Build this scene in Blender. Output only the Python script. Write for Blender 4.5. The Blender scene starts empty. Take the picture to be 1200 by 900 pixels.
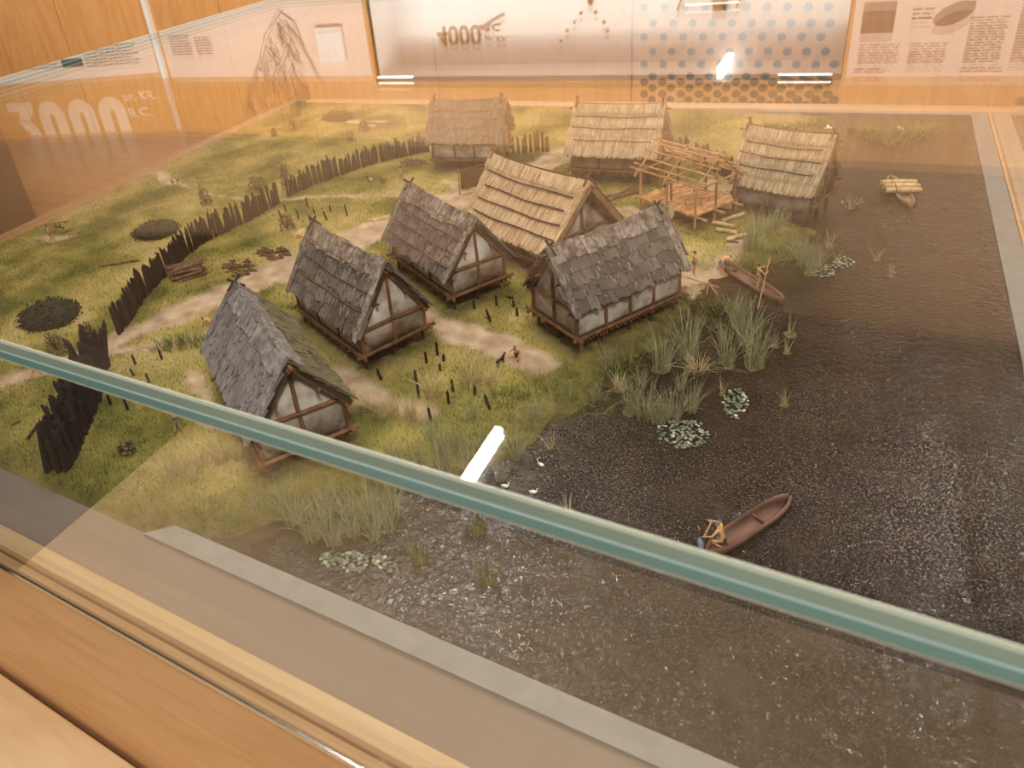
import bpy, bmesh, math, random
import numpy as np
from mathutils import Vector, Matrix

random.seed(7)
rng = np.random.default_rng(7)
SC = bpy.context.scene
COL = SC.collection

# ------------------------------------------------------------------ camera
def _rot(r, p, y):
    B = np.array([[1, 0, 0], [0, 0, -1], [0, 1, 0.]])
    cy, sy = math.cos(y), math.sin(y)
    Rz = np.array([[cy, -sy, 0], [sy, cy, 0], [0, 0, 1]])
    cp, sp = math.cos(p), math.sin(p)
    Rx = np.array([[1, 0, 0], [0, cp, -sp], [0, sp, cp]])
    cr, sr = math.cos(r), math.sin(r)
    Rr = np.array([[cr, -sr, 0], [sr, cr, 0], [0, 0, 1]])
    return Rr @ Rx @ B @ Rz
RC = _rot(-0.1544, 0.4773, -0.6040)
FPX, CX, CY = 863.55, 469.5, 324.9
EYE = np.array([0, 0, 0.6])
cam_data = bpy.data.cameras.new('camera')
cam = bpy.data.objects.new('camera', cam_data)
COL.objects.link(cam)
M = Matrix(((RC[0][0], -RC[1][0], -RC[2][0], 0), (RC[0][1], -RC[1][1], -RC[2][1], 0),
            (RC[0][2], -RC[1][2], -RC[2][2], 0.6), (0, 0, 0, 1)))
cam.matrix_world = M
cam_data.sensor_width = 36
cam_data.lens = FPX * 36 / 1200
cam_data.shift_x = (600 - CX) / 1200
cam_data.shift_y = (CY - 450) / 1200
cam_data.clip_start = 0.02
cam_data.dof.use_dof = True
cam_data.dof.focus_distance = 1.0
cam_data.dof.aperture_fstop = 9.5
SC.camera = cam
def ray(x, y):
    return RC.T @ np.array([(x - CX) / FPX, (y - CY) / FPX, 1.])
def P(x, y, z=0.0):                       # photo point to the horizontal plane z
    d = ray(x, y); return Vector(EYE + d * (z - 0.6) / d[2])
def PY(x, y, Y):                          # photo point to the vertical plane at Y
    d = ray(x, y); return Vector(EYE + d * (Y / d[1]))

# ------------------------------------------------------------------ world, lights, exposure
SC.view_settings.view_transform = 'Standard'
SC.view_settings.look = 'None'
SC.view_settings.gamma = 1.0
SC.view_settings.exposure = -0.18
SC.cycles.transparent_max_bounces = 24
SC.cycles.max_bounces = 10
SC.cycles.caustics_reflective = False
SC.cycles.sample_clamp_indirect = 6.0
W = bpy.data.worlds.new('world'); SC.world = W; W.use_nodes = True
W.node_tree.nodes['Background'].inputs[0].default_value = (1.0, 0.95, 0.90, 1)
W.node_tree.nodes['Background'].inputs[1].default_value = 0.30
def area(name, loc, target, size, power, color, sy=None):
    l = bpy.data.lights.new(name, 'AREA'); l.energy = power; l.color = color
    l.shape = 'RECTANGLE'; l.size = size; l.size_y = sy or size
    o = bpy.data.objects.new(name, l); COL.objects.link(o)
    o.location = loc
    o.rotation_euler = (Vector(target) - Vector(loc)).to_track_quat('-Z', 'Y').to_euler()
    return o
area('overhead_fill_light', (0.7, -0.5, 2.4), (-0.5, 1.0, 0), 0.5, 70, (0.98, 0.985, 1.0), 0.35)  # these three are added unseen lights, kept clear of the pane reflections
area('overhead_fill_light', (-2.4, 0.3, 2.45), (-1.0, 1.1, 0), 0.6, 26, (1.0, 0.985, 0.97), 0.4)
area('overhead_fill_light', (2.0, 1.0, 2.4), (0.0, 1.3, 0), 0.6, 14, (1.0, 0.99, 0.98), 0.4)
area('wall_fill_light', (-1.2, 1.7, 2.45), (-1.2, 4.2, 0.7), 2.4, 70, (1.0, 0.95, 0.88), 0.3)  # both wall lights are added and unseen, to brighten the wood walls
area('wall_fill_light', (-4.2, 1.5, 2.45), (-5.4, 4.0, -0.2), 2.4, 120, (1.0, 0.95, 0.88), 0.3)
area('bench_fill_light', (-0.7, -2.2, 1.7), (-0.7, 0.2, -0.2), 0.6, 16, (1.0, 0.96, 0.90), 0.4)  # added unseen fill behind the camera for plinth face and bench

# ------------------------------------------------------------------ materials
def c(r, g, b):
    def f(v):
        v /= 255.0
        return v / 12.92 if v <= 0.04045 else ((v + 0.055) / 1.055) ** 2.4
    return (f(r), f(g), f(b), 1)
def nt(name):
    m = bpy.data.materials.new(name); m.use_nodes = True
    t = m.node_tree; b = t.nodes['Principled BSDF']
    return m, t, b, t.nodes, t.links
def mat(name, cols, scale=60, stretch=(1, 1, 1), rough=0.8, bump=0.0, bscale=None, detail=4, spec=0.3,
        vary=0.0, metal=0.0, attr=None, dist=0.0):
    """procedural colour: noise (or a per-vertex value) through a ramp, optional bump and per-object variation"""
    m, t, b, N, L = nt(name)
    b.inputs['Roughness'].default_value = rough
    b.inputs['Specular IOR Level'].default_value = spec
    b.inputs['Metallic'].default_value = metal
    tc = N.new('ShaderNodeTexCoord'); oi = N.new('ShaderNodeObjectInfo')
    mp = N.new('ShaderNodeMapping'); mp.inputs['Scale'].default_value = stretch
    sh = N.new('ShaderNodeVectorMath'); sh.operation = 'MULTIPLY_ADD'
    L.new(oi.outputs['Random'], sh.inputs[0]); sh.inputs[1].default_value = (3.1, 1.7, 2.3)
    L.new(tc.outputs['Object'], sh.inputs[2])
    L.new(sh.outputs[0], mp.inputs['Vector'])
    nz = N.new('ShaderNodeTexNoise'); nz.inputs['Scale'].default_value = scale
    nz.inputs['Detail'].default_value = detail; nz.inputs['Distortion'].default_value = dist
    L.new(mp.outputs[0], nz.inputs['Vector'])
    rp = N.new('ShaderNodeValToRGB'); el = rp.color_ramp.elements
    n = len(cols)
    lo, hi = (0.3, 0.7) if not attr else (0.0, 1.0)
    el[0].position = lo; el[0].color = cols[0]
    el[1].position = hi; el[1].color = cols[-1]
    for i in range(1, n - 1):
        e = el.new(lo + (hi - lo) * i / (n - 1)); e.color = cols[i]
    if attr:
        at = N.new('ShaderNodeAttribute'); at.attribute_name = attr
        mx = N.new('ShaderNodeMath'); mx.operation = 'MULTIPLY_ADD'
        L.new(nz.outputs['Fac'], mx.inputs[0]); mx.inputs[1].default_value = 0.6
        ad = N.new('ShaderNodeMath'); ad.operation = 'MULTIPLY_ADD'
        L.new(at.outputs['Fac'], ad.inputs[0]); ad.inputs[1].default_value = 0.7; ad.inputs[2].default_value = -0.15
        L.new(ad.outputs[0], mx.inputs[2]); L.new(mx.outputs[0], rp.inputs[0])
    else:
        L.new(nz.outputs['Fac'], rp.inputs[0])
    out = rp.outputs[0]
    if vary:
        hs = N.new('ShaderNodeHueSaturation')
        mr = N.new('ShaderNodeMapRange'); mr.inputs[3].default_value = 1 - vary; mr.inputs[4].default_value = 1 + vary
        L.new(oi.outputs['Random'], mr.inputs[0]); L.new(mr.outputs[0], hs.inputs['Value'])
        L.new(out, hs.inputs['Color']); out = hs.outputs[0]
    L.new(out, b.inputs['Base Color'])
    if bump:
        n2 = N.new('ShaderNodeTexNoise'); n2.inputs['Scale'].default_value = bscale or scale * 3
        n2.inputs['Detail'].default_value = 3
        L.new(mp.outputs[0], n2.inputs['Vector'])
        bp = N.new('ShaderNodeBump'); bp.inputs['Strength'].default_value = bump; bp.inputs['Distance'].default_value = 0.002
        L.new(n2.outputs['Fac'], bp.inputs['Height']); L.new(bp.outputs[0], b.inputs['Normal'])
    return m
def emit(name, color, strength):
    m, t, b, N, L = nt(name)
    b.inputs['Base Color'].default_value = color
    b.inputs['Emission Color'].default_value = color
    b.inputs['Emission Strength'].default_value = strength
    return m

def glass_mat():
    m = bpy.data.materials.new('clear_glass'); m.use_nodes = True
    t = m.node_tree; N, L = t.nodes, t.links
    N.remove(N['Principled BSDF'])
    out = N['Material Output']
    tr = N.new('ShaderNodeBsdfTransparent'); tr.inputs[0].default_value = (0.985, 0.99, 0.985, 1)
    gl = N.new('ShaderNodeBsdfGlossy'); gl.inputs['Roughness'].default_value = 0.0
    gl.inputs['Color'].default_value = (1, 1, 1, 1)
    g = N.new('ShaderNodeNewGeometry')
    dp = N.new('ShaderNodeVectorMath'); dp.operation = 'DOT_PRODUCT'
    L.new(g.outputs['Incoming'], dp.inputs[0]); L.new(g.outputs['True Normal'], dp.inputs[1])
    ab = N.new('ShaderNodeMath'); ab.operation = 'ABSOLUTE'; L.new(dp.outputs['Value'], ab.inputs[0])
    om = N.new('ShaderNodeMath'); om.operation = 'SUBTRACT'; om.inputs[0].default_value = 1; L.new(ab.outputs[0], om.inputs[1])
    pw = N.new('ShaderNodeMath'); pw.operation = 'POWER'; L.new(om.outputs[0], pw.inputs[0]); pw.inputs[1].default_value = 5
    ma = N.new('ShaderNodeMath'); ma.operation = 'MULTIPLY_ADD'; L.new(pw.outputs[0], ma.inputs[0])
    ma.inputs[1].default_value = 0.95; ma.inputs[2].default_value = 0.042
    mx = N.new('ShaderNodeMixShader'); L.new(ma.outputs[0], mx.inputs[0])
    L.new(tr.outputs[0], mx.inputs[1]); L.new(gl.outputs[0], mx.inputs[2]); L.new(mx.outputs[0], out.inputs['Surface'])
    return m
GLASS = glass_mat()

def wood_mat(name, c1, c2, c3, axis='X', rough=0.38, scale=1.0):
    m, t, b, N, L = nt(name)
    tc = N.new('ShaderNodeTexCoord'); mp = N.new('ShaderNodeMapping'); oi = N.new('ShaderNodeObjectInfo')
    s = {'X': (0.6, 5, 5), 'Z': (5, 5, 0.6), 'Y': (5, 0.6, 5)}[axis]
    mp.inputs['Scale'].default_value = tuple(v * scale for v in s)
    sh = N.new('ShaderNodeVectorMath'); sh.operation = 'MULTIPLY_ADD'
    L.new(oi.outputs['Random'], sh.inputs[0]); sh.inputs[1].default_value = (7, 5, 9)
    L.new(tc.outputs['Object'], sh.inputs[2]); L.new(sh.outputs[0], mp.inputs[0])
    nz = N.new('ShaderNodeTexNoise'); nz.inputs['Scale'].default_value = 1.6; nz.inputs['Detail'].default_value = 2
    nz.inputs['Distortion'].default_value = 0.7
    L.new(mp.outputs[0], nz.inputs['Vector'])
    wv = N.new('ShaderNodeMath'); wv.operation = 'MULTIPLY'; L.new(nz.outputs['Fac'], wv.inputs[0]); wv.inputs[1].default_value = 14
    fr = N.new('ShaderNodeMath'); fr.operation = 'PINGPONG'; L.new(wv.outputs[0], fr.inputs[0]); fr.inputs[1].default_value = 1
    n2 = N.new('ShaderNodeTexNoise'); n2.inputs['Scale'].default_value = 22; n2.inputs['Detail'].default_value = 4
    L.new(mp.outputs[0], n2.inputs['Vector'])
    mx = N.new('ShaderNodeMath'); mx.operation = 'MULTIPLY_ADD'; L.new(fr.outputs[0], mx.inputs[0]); mx.inputs[1].default_value = 0.35
    m2 = N.new('ShaderNodeMath'); m2.operation = 'MULTIPLY'; L.new(n2.outputs['Fac'], m2.inputs[0]); m2.inputs[1].default_value = 0.7
    L.new(m2.outputs[0], mx.inputs[2])
    rp = N.new('ShaderNodeValToRGB'); e = rp.color_ramp.elements
    e[0].position = 0.2; e[0].color = c1; e[1].position = 0.85; e[1].color = c3
    k = e.new(0.5); k.color = c2
    L.new(mx.outputs[0], rp.inputs[0]); L.new(rp.outputs[0], b.inputs['Base Color'])
    b.inputs['Roughness'].default_value = rough; b.inputs['Specular IOR Level'].default_value = 0.35
    return m

MAPLE = wood_mat('orange_maple', c(208, 156, 102), c(217, 167, 114), c(226, 178, 126), 'X')
MAPLE_V = wood_mat('orange_maple_upright', c(194, 138, 78), c(203, 149, 89), c(211, 159, 100), 'Z', scale=0.6)
MAPLE_L = wood_mat('pale_maple', c(206, 168, 118), c(215, 178, 129), c(224, 189, 141), 'X')
FLOORM = wood_mat('brown_floor', c(168, 120, 80), c(178, 130, 88), c(188, 140, 97), 'X', rough=0.22, scale=0.5)
TAUPE = mat('taupe_board', [c(138, 120, 104), c(144, 126, 110)], 8, rough=0.6)
RIMG = mat('pale_grey_rim', [c(148, 140, 130), c(160, 152, 142)], 40, rough=0.6, bump=0.1)
WHITE = mat('white_paint', [c(222, 218, 212), c(230, 226, 221)], 3, rough=0.6)
PALE = mat('pale_print', [c(222, 198, 180), c(230, 207, 190)], 3, rough=0.6)
INK = mat('brown_ink', [c(120, 92, 74), c(135, 105, 86)], 6, rough=0.7)
INK_RED = mat('red_brown_ink', [c(160, 84, 70), c(170, 96, 80)], 6, rough=0.7)
DOT = mat('black_dot_print', [c(36, 30, 28), c(44, 38, 34)], 6, rough=0.6)
LETTER = mat('white_letter', [c(240, 232, 224), c(246, 240, 232)], 4, rough=0.6)
OCHRE = mat('ochre_letter', [c(120, 84, 44), c(134, 96, 54)], 4, rough=0.6)
STEEL = mat('polished_steel', [c(200, 198, 192), c(215, 213, 208)], 10, rough=0.18, metal=1.0)
BLACK = mat('dark_seam', [c(84, 56, 32), c(94, 66, 40)], 6, rough=0.8)
SEALB = mat('brown_seal', [c(150, 112, 74), c(160, 122, 84)], 6, rough=0.4)
CEIL = mat('ceiling_plaster', [c(118, 104, 92), c(124, 110, 98)], 2, rough=0.9)
DIMWALL = mat('dimmed_wall_brown', [c(146, 114, 82), c(152, 120, 88)], 2, rough=0.8)  # upper wall's dimness is put into this colour to soften the pane haze
DARK_SHEET = mat('added_dark_sheet', [c(46, 36, 28), c(54, 43, 34)], 40, rough=0.95)
STAND = mat('dark_stand', [c(104, 76, 54), c(112, 82, 60)], 3, rough=0.5)
E_PALE = mat('glass_edge_cream', [c(205, 205, 180), c(215, 214, 190)], 4, rough=0.25)
E_GREY = mat('glass_edge_sage', [c(134, 150, 132), c(160, 176, 156)], 6, stretch=(0.4, 1, 1), rough=0.2)
E_WHITE = mat('glass_edge_white', [c(205, 225, 215), c(222, 236, 228)], 4, rough=0.2)
E_TEAL = mat('glass_edge_teal', [c(92, 126, 120), c(122, 152, 142)], 6, stretch=(0.4, 1, 1), rough=0.2)

BARK = mat('bark_shingle', [c(90, 75, 64), c(134, 117, 102), c(176, 160, 143)], 130, stretch=(1, 0.25, 1), rough=0.85, bump=0.8, bscale=400, vary=0.34)
BARKW = mat('warm_lit_bark', [c(86, 76, 54), c(126, 113, 82), c(164, 150, 114)], 130, stretch=(1, 0.25, 1), rough=0.85, bump=0.5, bscale=400, vary=0.22)  # yellowish tone puts the right slope's warm light into the bark colour
BARKB = mat('blue_grey_bark', [c(98, 89, 83), c(137, 127, 120), c(176, 167, 159)], 130, stretch=(1, 0.25, 1), rough=0.85, bump=0.5, bscale=400, vary=0.18)
BARKT = mat('tan_grey_shingle', [c(88, 76, 60), c(112, 99, 81), c(138, 123, 100)], 130, stretch=(1, 0.25, 1), rough=0.85, bump=0.4, bscale=400, vary=0.15)
ROOFU = mat('roof_underside', [c(52, 38, 28), c(72, 55, 42)], 120, rough=0.9)
STRAW = mat('thatch_straw', [c(136, 98, 62), c(220, 178, 130), c(248, 222, 184)], 40, rough=0.8, attr='rnd')
STRAWG = mat('greyed_straw', [c(116, 90, 62), c(182, 154, 115), c(226, 204, 168)], 40, rough=0.8, attr='rnd')
DAUB = mat('clay_daub', [c(130, 108, 86), c(184, 167, 148), c(212, 200, 185)], 34, rough=0.9, bump=0.5, bscale=110, detail=6)
DAUBB = mat('brown_daub', [c(120, 94, 68), c(150, 122, 92), c(172, 146, 114)], 34, rough=0.9, bump=0.5, bscale=110, detail=6)
TIMB = mat('hut_timber', [c(84, 54, 32), c(118, 78, 46), c(142, 98, 62)], 90, stretch=(1, 1, 0.3), rough=0.8, bump=0.3, vary=0.15)
TIMBD = mat('dark_timber', [c(50, 35, 24), c(74, 54, 38)], 90, stretch=(1, 1, 0.3), rough=0.85, bump=0.3, vary=0.15)
POLE = mat('peeled_pole', [c(150, 104, 62), c(184, 136, 88), c(206, 162, 112)], 70, stretch=(1, 1, 0.3), rough=0.75, vary=0.12)
PALELOG = mat('pale_log', [c(176, 140, 90), c(206, 172, 118), c(224, 196, 146)], 70, stretch=(1, 1, 0.3), rough=0.75, vary=0.08)
PLANKM = mat('cut_plank', [c(168, 112, 64), c(202, 146, 92), c(222, 174, 122)], 60, stretch=(0.3, 1, 1), rough=0.75, vary=0.15)
STAKE = mat('palisade_wood', [c(36, 26, 20), c(53, 40, 31), c(74, 58, 46)], 120, stretch=(1, 1, 0.2), rough=0.85, bump=0.4, vary=0.3)
STAKEB = mat('charred_stake', [c(24, 20, 17), c(40, 34, 28)], 120, rough=0.85, vary=0.2)
LOGM = mat('woodpile_log', [c(84, 56, 38), c(112, 80, 56), c(140, 108, 80)], 90, stretch=(1, 1, 0.2), rough=0.8, vary=0.25)
REED = mat('reed_blade', [c(124, 124, 80), c(166, 162, 116), c(210, 204, 160)], 60, rough=0.7, attr='rnd')
REEDD = mat('dry_grass_blade', [c(160, 134, 86), c(204, 180, 126), c(236, 218, 168)], 60, rough=0.7, attr='rnd')
REEDG = mat('green_sedge_blade', [c(86, 96, 40), c(112, 118, 54), c(140, 140, 76)], 60, rough=0.7, attr='rnd')
MOUND = mat('sedge_mound', [c(84, 78, 44), c(108, 102, 60)], 120, rough=0.9, bump=0.4)
SHRUB = mat('dark_shrub_leaf', [c(48, 46, 30), c(68, 64, 42), c(92, 84, 56)], 60, rough=0.9, attr='rnd')
SHRUBB = mat('brown_shrub_twig', [c(84, 66, 44), c(112, 92, 58), c(134, 116, 72)], 60, rough=0.9, attr='rnd')
PADM = mat('lily_pad', [c(76, 84, 66), c(118, 122, 98), c(208, 206, 180)], 60, rough=0.35, attr='rnd')
CANOE = mat('dugout_wood', [c(84, 56, 44), c(112, 78, 62), c(136, 100, 82)], 60, stretch=(0.3, 1, 1), rough=0.5, bump=0.2)
CANOEP = mat('pale_dugout_wood', [c(140, 108, 76), c(168, 134, 98)], 60, stretch=(0.3, 1, 1), rough=0.6, bump=0.2)
SKIN = mat('painted_skin', [c(206, 150, 96), c(222, 168, 114)], 30, rough=0.6)
HAIRD = mat('dark_hair', [c(46, 34, 24), c(62, 46, 34)], 200, rough=0.8)
HAIRG = mat('grey_hair', [c(128, 118, 104), c(146, 136, 120)], 200, rough=0.8)
CLOTHD = mat('dark_cloth', [c(52, 40, 32), c(66, 52, 42)], 100, rough=0.9)
CLOTHG = mat('grey_cloth', [c(110, 108, 104), c(128, 126, 120)], 100, rough=0.9)
CLOTHB = mat('tan_cloth', [c(140, 104, 64), c(158, 122, 80)], 100, rough=0.9)
EYEM = mat('eye_paint', [c(24, 18, 14), c(28, 22, 18)], 100, rough=0.5)
FURB = mat('black_fur', [c(26, 22, 20), c(42, 36, 32)], 120, rough=0.8)
FURR = mat('brown_fur', [c(120, 70, 42), c(140, 88, 56)], 120, rough=0.8)
FURP = mat('pied_fur', [c(36, 34, 34), c(50, 48, 46), c(220, 214, 200)], 60, rough=0.8, detail=0)
FEATH = mat('white_feather', [c(236, 232, 222), c(244, 240, 232)], 60, rough=0.7)
FEATHG = mat('grey_feather', [c(96, 104, 112), c(124, 132, 140)], 60, rough=0.7)
BEAK = mat('orange_beak', [c(212, 140, 50), c(220, 150, 60)], 60, rough=0.5)
HIDE = mat('brown_hide', [c(96, 66, 38), c(120, 86, 52)], 60, rough=0.9, bump=0.3)
HIDEG = mat('grey_hide', [c(96, 82, 72), c(128, 114, 102)], 60, rough=0.9, bump=0.4)
CLOTHP = mat('pale_cloth', [c(196, 170, 124), c(212, 188, 146)], 80, rough=0.9)

# ------------------------------------------------------------------ helpers
def obj(name, me, m=None, parent=None, mw=None):
    if isinstance(me, bmesh.types.BMesh):
        b = me; me = bpy.data.meshes.new(name); b.to_mesh(me); b.free()
    o = bpy.data.objects.new(name, me); COL.objects.link(o)
    if m is not None and not me.materials: me.materials.append(m)
    if parent is not None: o.parent = parent
    if mw is not None: o.matrix_basis = mw
    return o
def tag(o, label, cat, group=None):
    o['label'] = label; o['category'] = cat
    if group: o['group'] = group
    return o
def empty(name, loc=(0, 0, 0), rz=0.0, label=None, cat=None, group=None):
    o = bpy.data.objects.new(name, None); COL.objects.link(o)
    o.empty_display_size = 0.01
    o.location = loc; o.rotation_euler = (0, 0, rz)
    if label: tag(o, label, cat, group)
    return o
def struct(name, me, m=None, parent=None):
    o = obj(name, me, m, parent)
    if parent is None: o['kind'] = 'structure'
    return o
def copy_tree(o, parent=None):
    d = o.copy(); COL.objects.link(d)
    if parent is not None: d.parent = parent
    for ch in o.children: copy_tree(ch, d)
    return d
def smooth(me):
    if isinstance(me, bpy.types.Object): me = me.data
    me.polygons.foreach_set('use_smooth', [True] * len(me.polygons))
def box(bm, x0, x1, y0, y1, z0, z1):
    v = [bm.verts.new(p) for p in ((x0, y0, z0), (x1, y0, z0), (x1, y1, z0), (x0, y1, z0), (x0, y0, z1), (x1, y0, z1), (x1, y1, z1), (x0, y1, z1))]
    for f in ((3, 2, 1, 0), (4, 5, 6, 7), (0, 1, 5, 4), (1, 2, 6, 5), (2, 3, 7, 6), (3, 0, 4, 7)):
        bm.faces.new([v[i] for i in f])
    return v
def boxbm(*a):
    b = bmesh.new(); box(b, *a); return b
def bevel(bm, w, seg=2):
    bmesh.ops.bevel(bm, geom=list(bm.edges), offset=w, segments=seg, affect='EDGES', profile=0.5)
    return bm
def tube(bm, pts, r, sides=6, cap=True):
    pts = [Vector(p) for p in pts]
    n = len(pts)
    if not hasattr(r, '__len__'): r = [r] * n
    rings = []
    up = Vector((0, 0, 1))
    for i, p in enumerate(pts):
        d = (pts[min(i + 1, n - 1)] - pts[max(i - 1, 0)]).normalized()
        a = up if abs(d.dot(up)) < 0.95 else Vector((1, 0, 0))
        x = d.cross(a).normalized(); y = d.cross(x).normalized()
        rings.append([bm.verts.new(p + (x * math.cos(2 * math.pi * k / sides) + y * math.sin(2 * math.pi * k / sides)) * r[i]) for k in range(sides)])
    for i in range(n - 1):
        for k in range(sides):
            bm.faces.new((rings[i][k], rings[i][(k + 1) % sides], rings[i + 1][(k + 1) % sides], rings[i + 1][k]))
    if cap:
        bm.faces.new(rings[0]); bm.faces.new(rings[-1][::-1])
    return bm
def tubebm(*a, **k):
    b = bmesh.new(); tube(b, *a, **k); return b
def blob(bm, loc, rad, u=10, v=7, mtx=None):
    r = bmesh.ops.create_uvsphere(bm, u_segments=u, v_segments=v, radius=1.0)
    S = Matrix.Diagonal((*rad, 1)) if hasattr(rad, '__len__') else Matrix.Diagonal((rad, rad, rad, 1))
    T = Matrix.Translation(loc) @ (mtx or Matrix()) @ S
    bmesh.ops.transform(bm, matrix=T, verts=r['verts'])
    return r['verts']
def wiggle(p, q, n, amp):
    p, q = Vector(p), Vector(q)
    return [p.lerp(q, i / n) + (Vector((random.uniform(-1, 1), random.uniform(-1, 1), random.uniform(-1, 1))) * amp if 0 < i < n else Vector()) for i in range(n + 1)]
def pmesh(name, V, Fc, rnd=None, m=None):
    me = bpy.data.meshes.new(name)
    V = np.asarray(V, np.float32); Fc = np.asarray(Fc, np.int32)
    k = Fc.shape[1]
    me.vertices.add(len(V)); me.vertices.foreach_set('co', V.ravel())
    me.loops.add(Fc.size); me.loops.foreach_set('vertex_index', Fc.ravel())
    me.polygons.add(len(Fc)); me.polygons.foreach_set('loop_start', np.arange(0, Fc.size, k, dtype=np.int32))
    me.polygons.foreach_set('loop_total', np.full(len(Fc), k, np.int32))
    me.update(calc_edges=True)
    if rnd is not None:
        a = me.attributes.new('rnd', 'FLOAT', 'POINT'); a.data.foreach_set('value', np.asarray(rnd, np.float32))
    if m: me.materials.append(m)
    return me
# value noise
_lat = rng.random((256, 256))
def vnoise(x, y, s):
    x = np.asarray(x) * s + 31.7; y = np.asarray(y) * s + 12.3
    xi = np.floor(x).astype(int); yi = np.floor(y).astype(int)
    fx = x - xi; fy = y - yi
    fx = fx * fx * (3 - 2 * fx); fy = fy * fy * (3 - 2 * fy)
    g = lambda a, b: _lat[a % 256, b % 256]
    return (g(xi, yi) * (1 - fx) + g(xi + 1, yi) * fx) * (1 - fy) + (g(xi, yi + 1) * (1 - fx) + g(xi + 1, yi + 1) * fx) * fy
def fbm(x, y, s, o=3):
    r = 0; a = 0.5
    for i in range(o):
        r = r + a * vnoise(x + i * 3.3, y - i * 1.7, s); s *= 2.1; a *= 0.5
    return r / 0.875 if o == 3 else r
def blades(n, spread, hmin, hmax, wid, lean, seg=3, shape='disc', droop=0.3):
    """n curved tapering grass blades in one mesh (arrays)"""
    V = []; Fq = []; R = []
    for i in range(n):
        a = random.uniform(0, 2 * math.pi); rr = spread * math.sqrt(random.random())
        bx, by = rr * math.cos(a), rr * math.sin(a)
        h = random.uniform(hmin, hmax)
        da = a + random.gauss(0, 0.8)
        ln = abs(random.gauss(0.0, lean)) + lean * 0.35 * rr / max(spread, 1e-6)
        wa = random.uniform(0, math.pi); wx, wy = math.cos(wa) * wid / 2, math.sin(wa) * wid / 2
        base = len(V); rv = random.random()
        for k in range(seg + 1):
            t = k / seg
            off = ln * h * (t ** 1.6)
            z = h * t * (1 - droop * ln * t)
            w = (1 - t) ** 0.7
            x = bx + math.cos(da) * off; y = by + math.sin(da) * off
            if k < seg:
                V.append((x - wx * w, y - wy * w, z)); V.append((x + wx * w, y + wy * w, z)); R += [rv, rv]
            else:
                V.append((x, y, z)); V.append((x, y, z + 1e-5)); R += [rv, rv]
        for k in range(seg):
            b = base + 2 * k
            Fq.append((b, b + 1, b + 3, b + 2))
    return V, Fq, R

# ------------------------------------------------------------------ room
FL = -0.9
YW = 4.2
struct('floor', boxbm(-12, 5, -3.5, 9.5, FL - 0.05, FL), FLOORM)
struct('ceiling', boxbm(-12, 5, -3.5, 9.5, 2.56, 2.62), CEIL)
# back wall with the lit niche
NX0, NX1, NZ0, NZ1, ND = -2.85, -0.11, 0.5, 1.19, 0.36
wall = empty('wall_back', (0, YW, 0)); wall['kind'] = 'structure'
XL, XR = -4.88, 2.6
def panel_bm(x0, x1, z0, z1):
    return boxbm(x0 + 0.004, x1 - 0.004, 0, 0.03, z0, z1)
seams = [XL, -4.13, -2.37, -1.129, 0.95, XR]
for a, b in zip(seams[:-1], seams[1:]):
    obj('panel', panel_bm(a, b, FL, NZ0), MAPLE_V, wall)
for a, b in ((XL, -4.13), (-4.13, NX0), (NX1, 0.95), (0.95, XR)):
    obj('panel', panel_bm(a, b, NZ0, NZ1), MAPLE_V, wall)
obj('panel', panel_bm(XL - 0.02, XR, NZ1, 1.62), MAPLE_V, wall)
obj('dimmed_upper_wall', boxbm(XL - 0.02, XR, 0.0, 0.05, 1.62, 2.56), DIMWALL, wall)
b_ = boxbm(XL, XR, 0.03, 0.06, FL, NZ0); box(b_, XL, XR, 0.03, 0.06, NZ1, 1.62)
box(b_, XL, NX0, 0.03, 0.06, NZ0, NZ1); box(b_, NX1, XR, 0.03, 0.06, NZ0, NZ1)
obj('panel_backing', b_, BLACK, wall)
b_ = boxbm(NX0, NX1, ND, ND + 0.02, NZ0, NZ1)
box(b_, NX0 - 0.02, NX0, 0.03, ND, NZ0, NZ1); box(b_, NX1, NX1 + 0.02, 0.03, ND, NZ0, NZ1)
box(b_, NX0, NX1, 0.03, ND, NZ0 - 0.02, NZ0); box(b_, NX0, NX1, 0.0, ND, NZ1, NZ1 + 0.02)
obj('niche_lining', b_, WHITE, wall)
LED = emit('light_strip', (1.0, 0.96, 0.9, 1), 5)
LEDS = emit('light_tube', (1.0, 0.97, 0.93, 1), 6)
obj('light_strip', boxbm(NX0 + 0.01, NX0 + 0.28, 0.01, 0.03, NZ1 - 0.012, NZ1 - 0.002), LED, wall)
obj('light_strip', boxbm(-0.39, -0.15, 0.01, 0.02, NZ1 - 0.012, NZ1 - 0.004), LED, wall)
tube_ = obj('light_tube', bevel(boxbm(-0.69, -0.655, 0.02, 0.34, NZ1 - 0.05, NZ1 - 0.02), 0.008), LEDS, wall)
obj('light_strip', boxbm(NX0 + 0.3, NX1 - 0.3, 0.01, 0.03, NZ0 + 0.002, NZ0 + 0.012), LED, wall)
area('niche_fill_light', (-1.5, YW + 0.08, NZ0 + 0.03), (-1.5, YW + 0.36, 0.95), 2.5, 4.0, (0.95, 0.96, 1.0), 0.06)  # added unseen uplight that brightens the niche lining
# left wall, slightly turned
LW0 = Vector((-4.88, YW, 0)); LWD = Vector((-6.82 + 4.88, 3.74 - YW, 0)).normalized()
lwall = empty('wall_left', LW0, math.atan2(-LWD.y, -LWD.x)); lwall['kind'] = 'structure'
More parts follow.
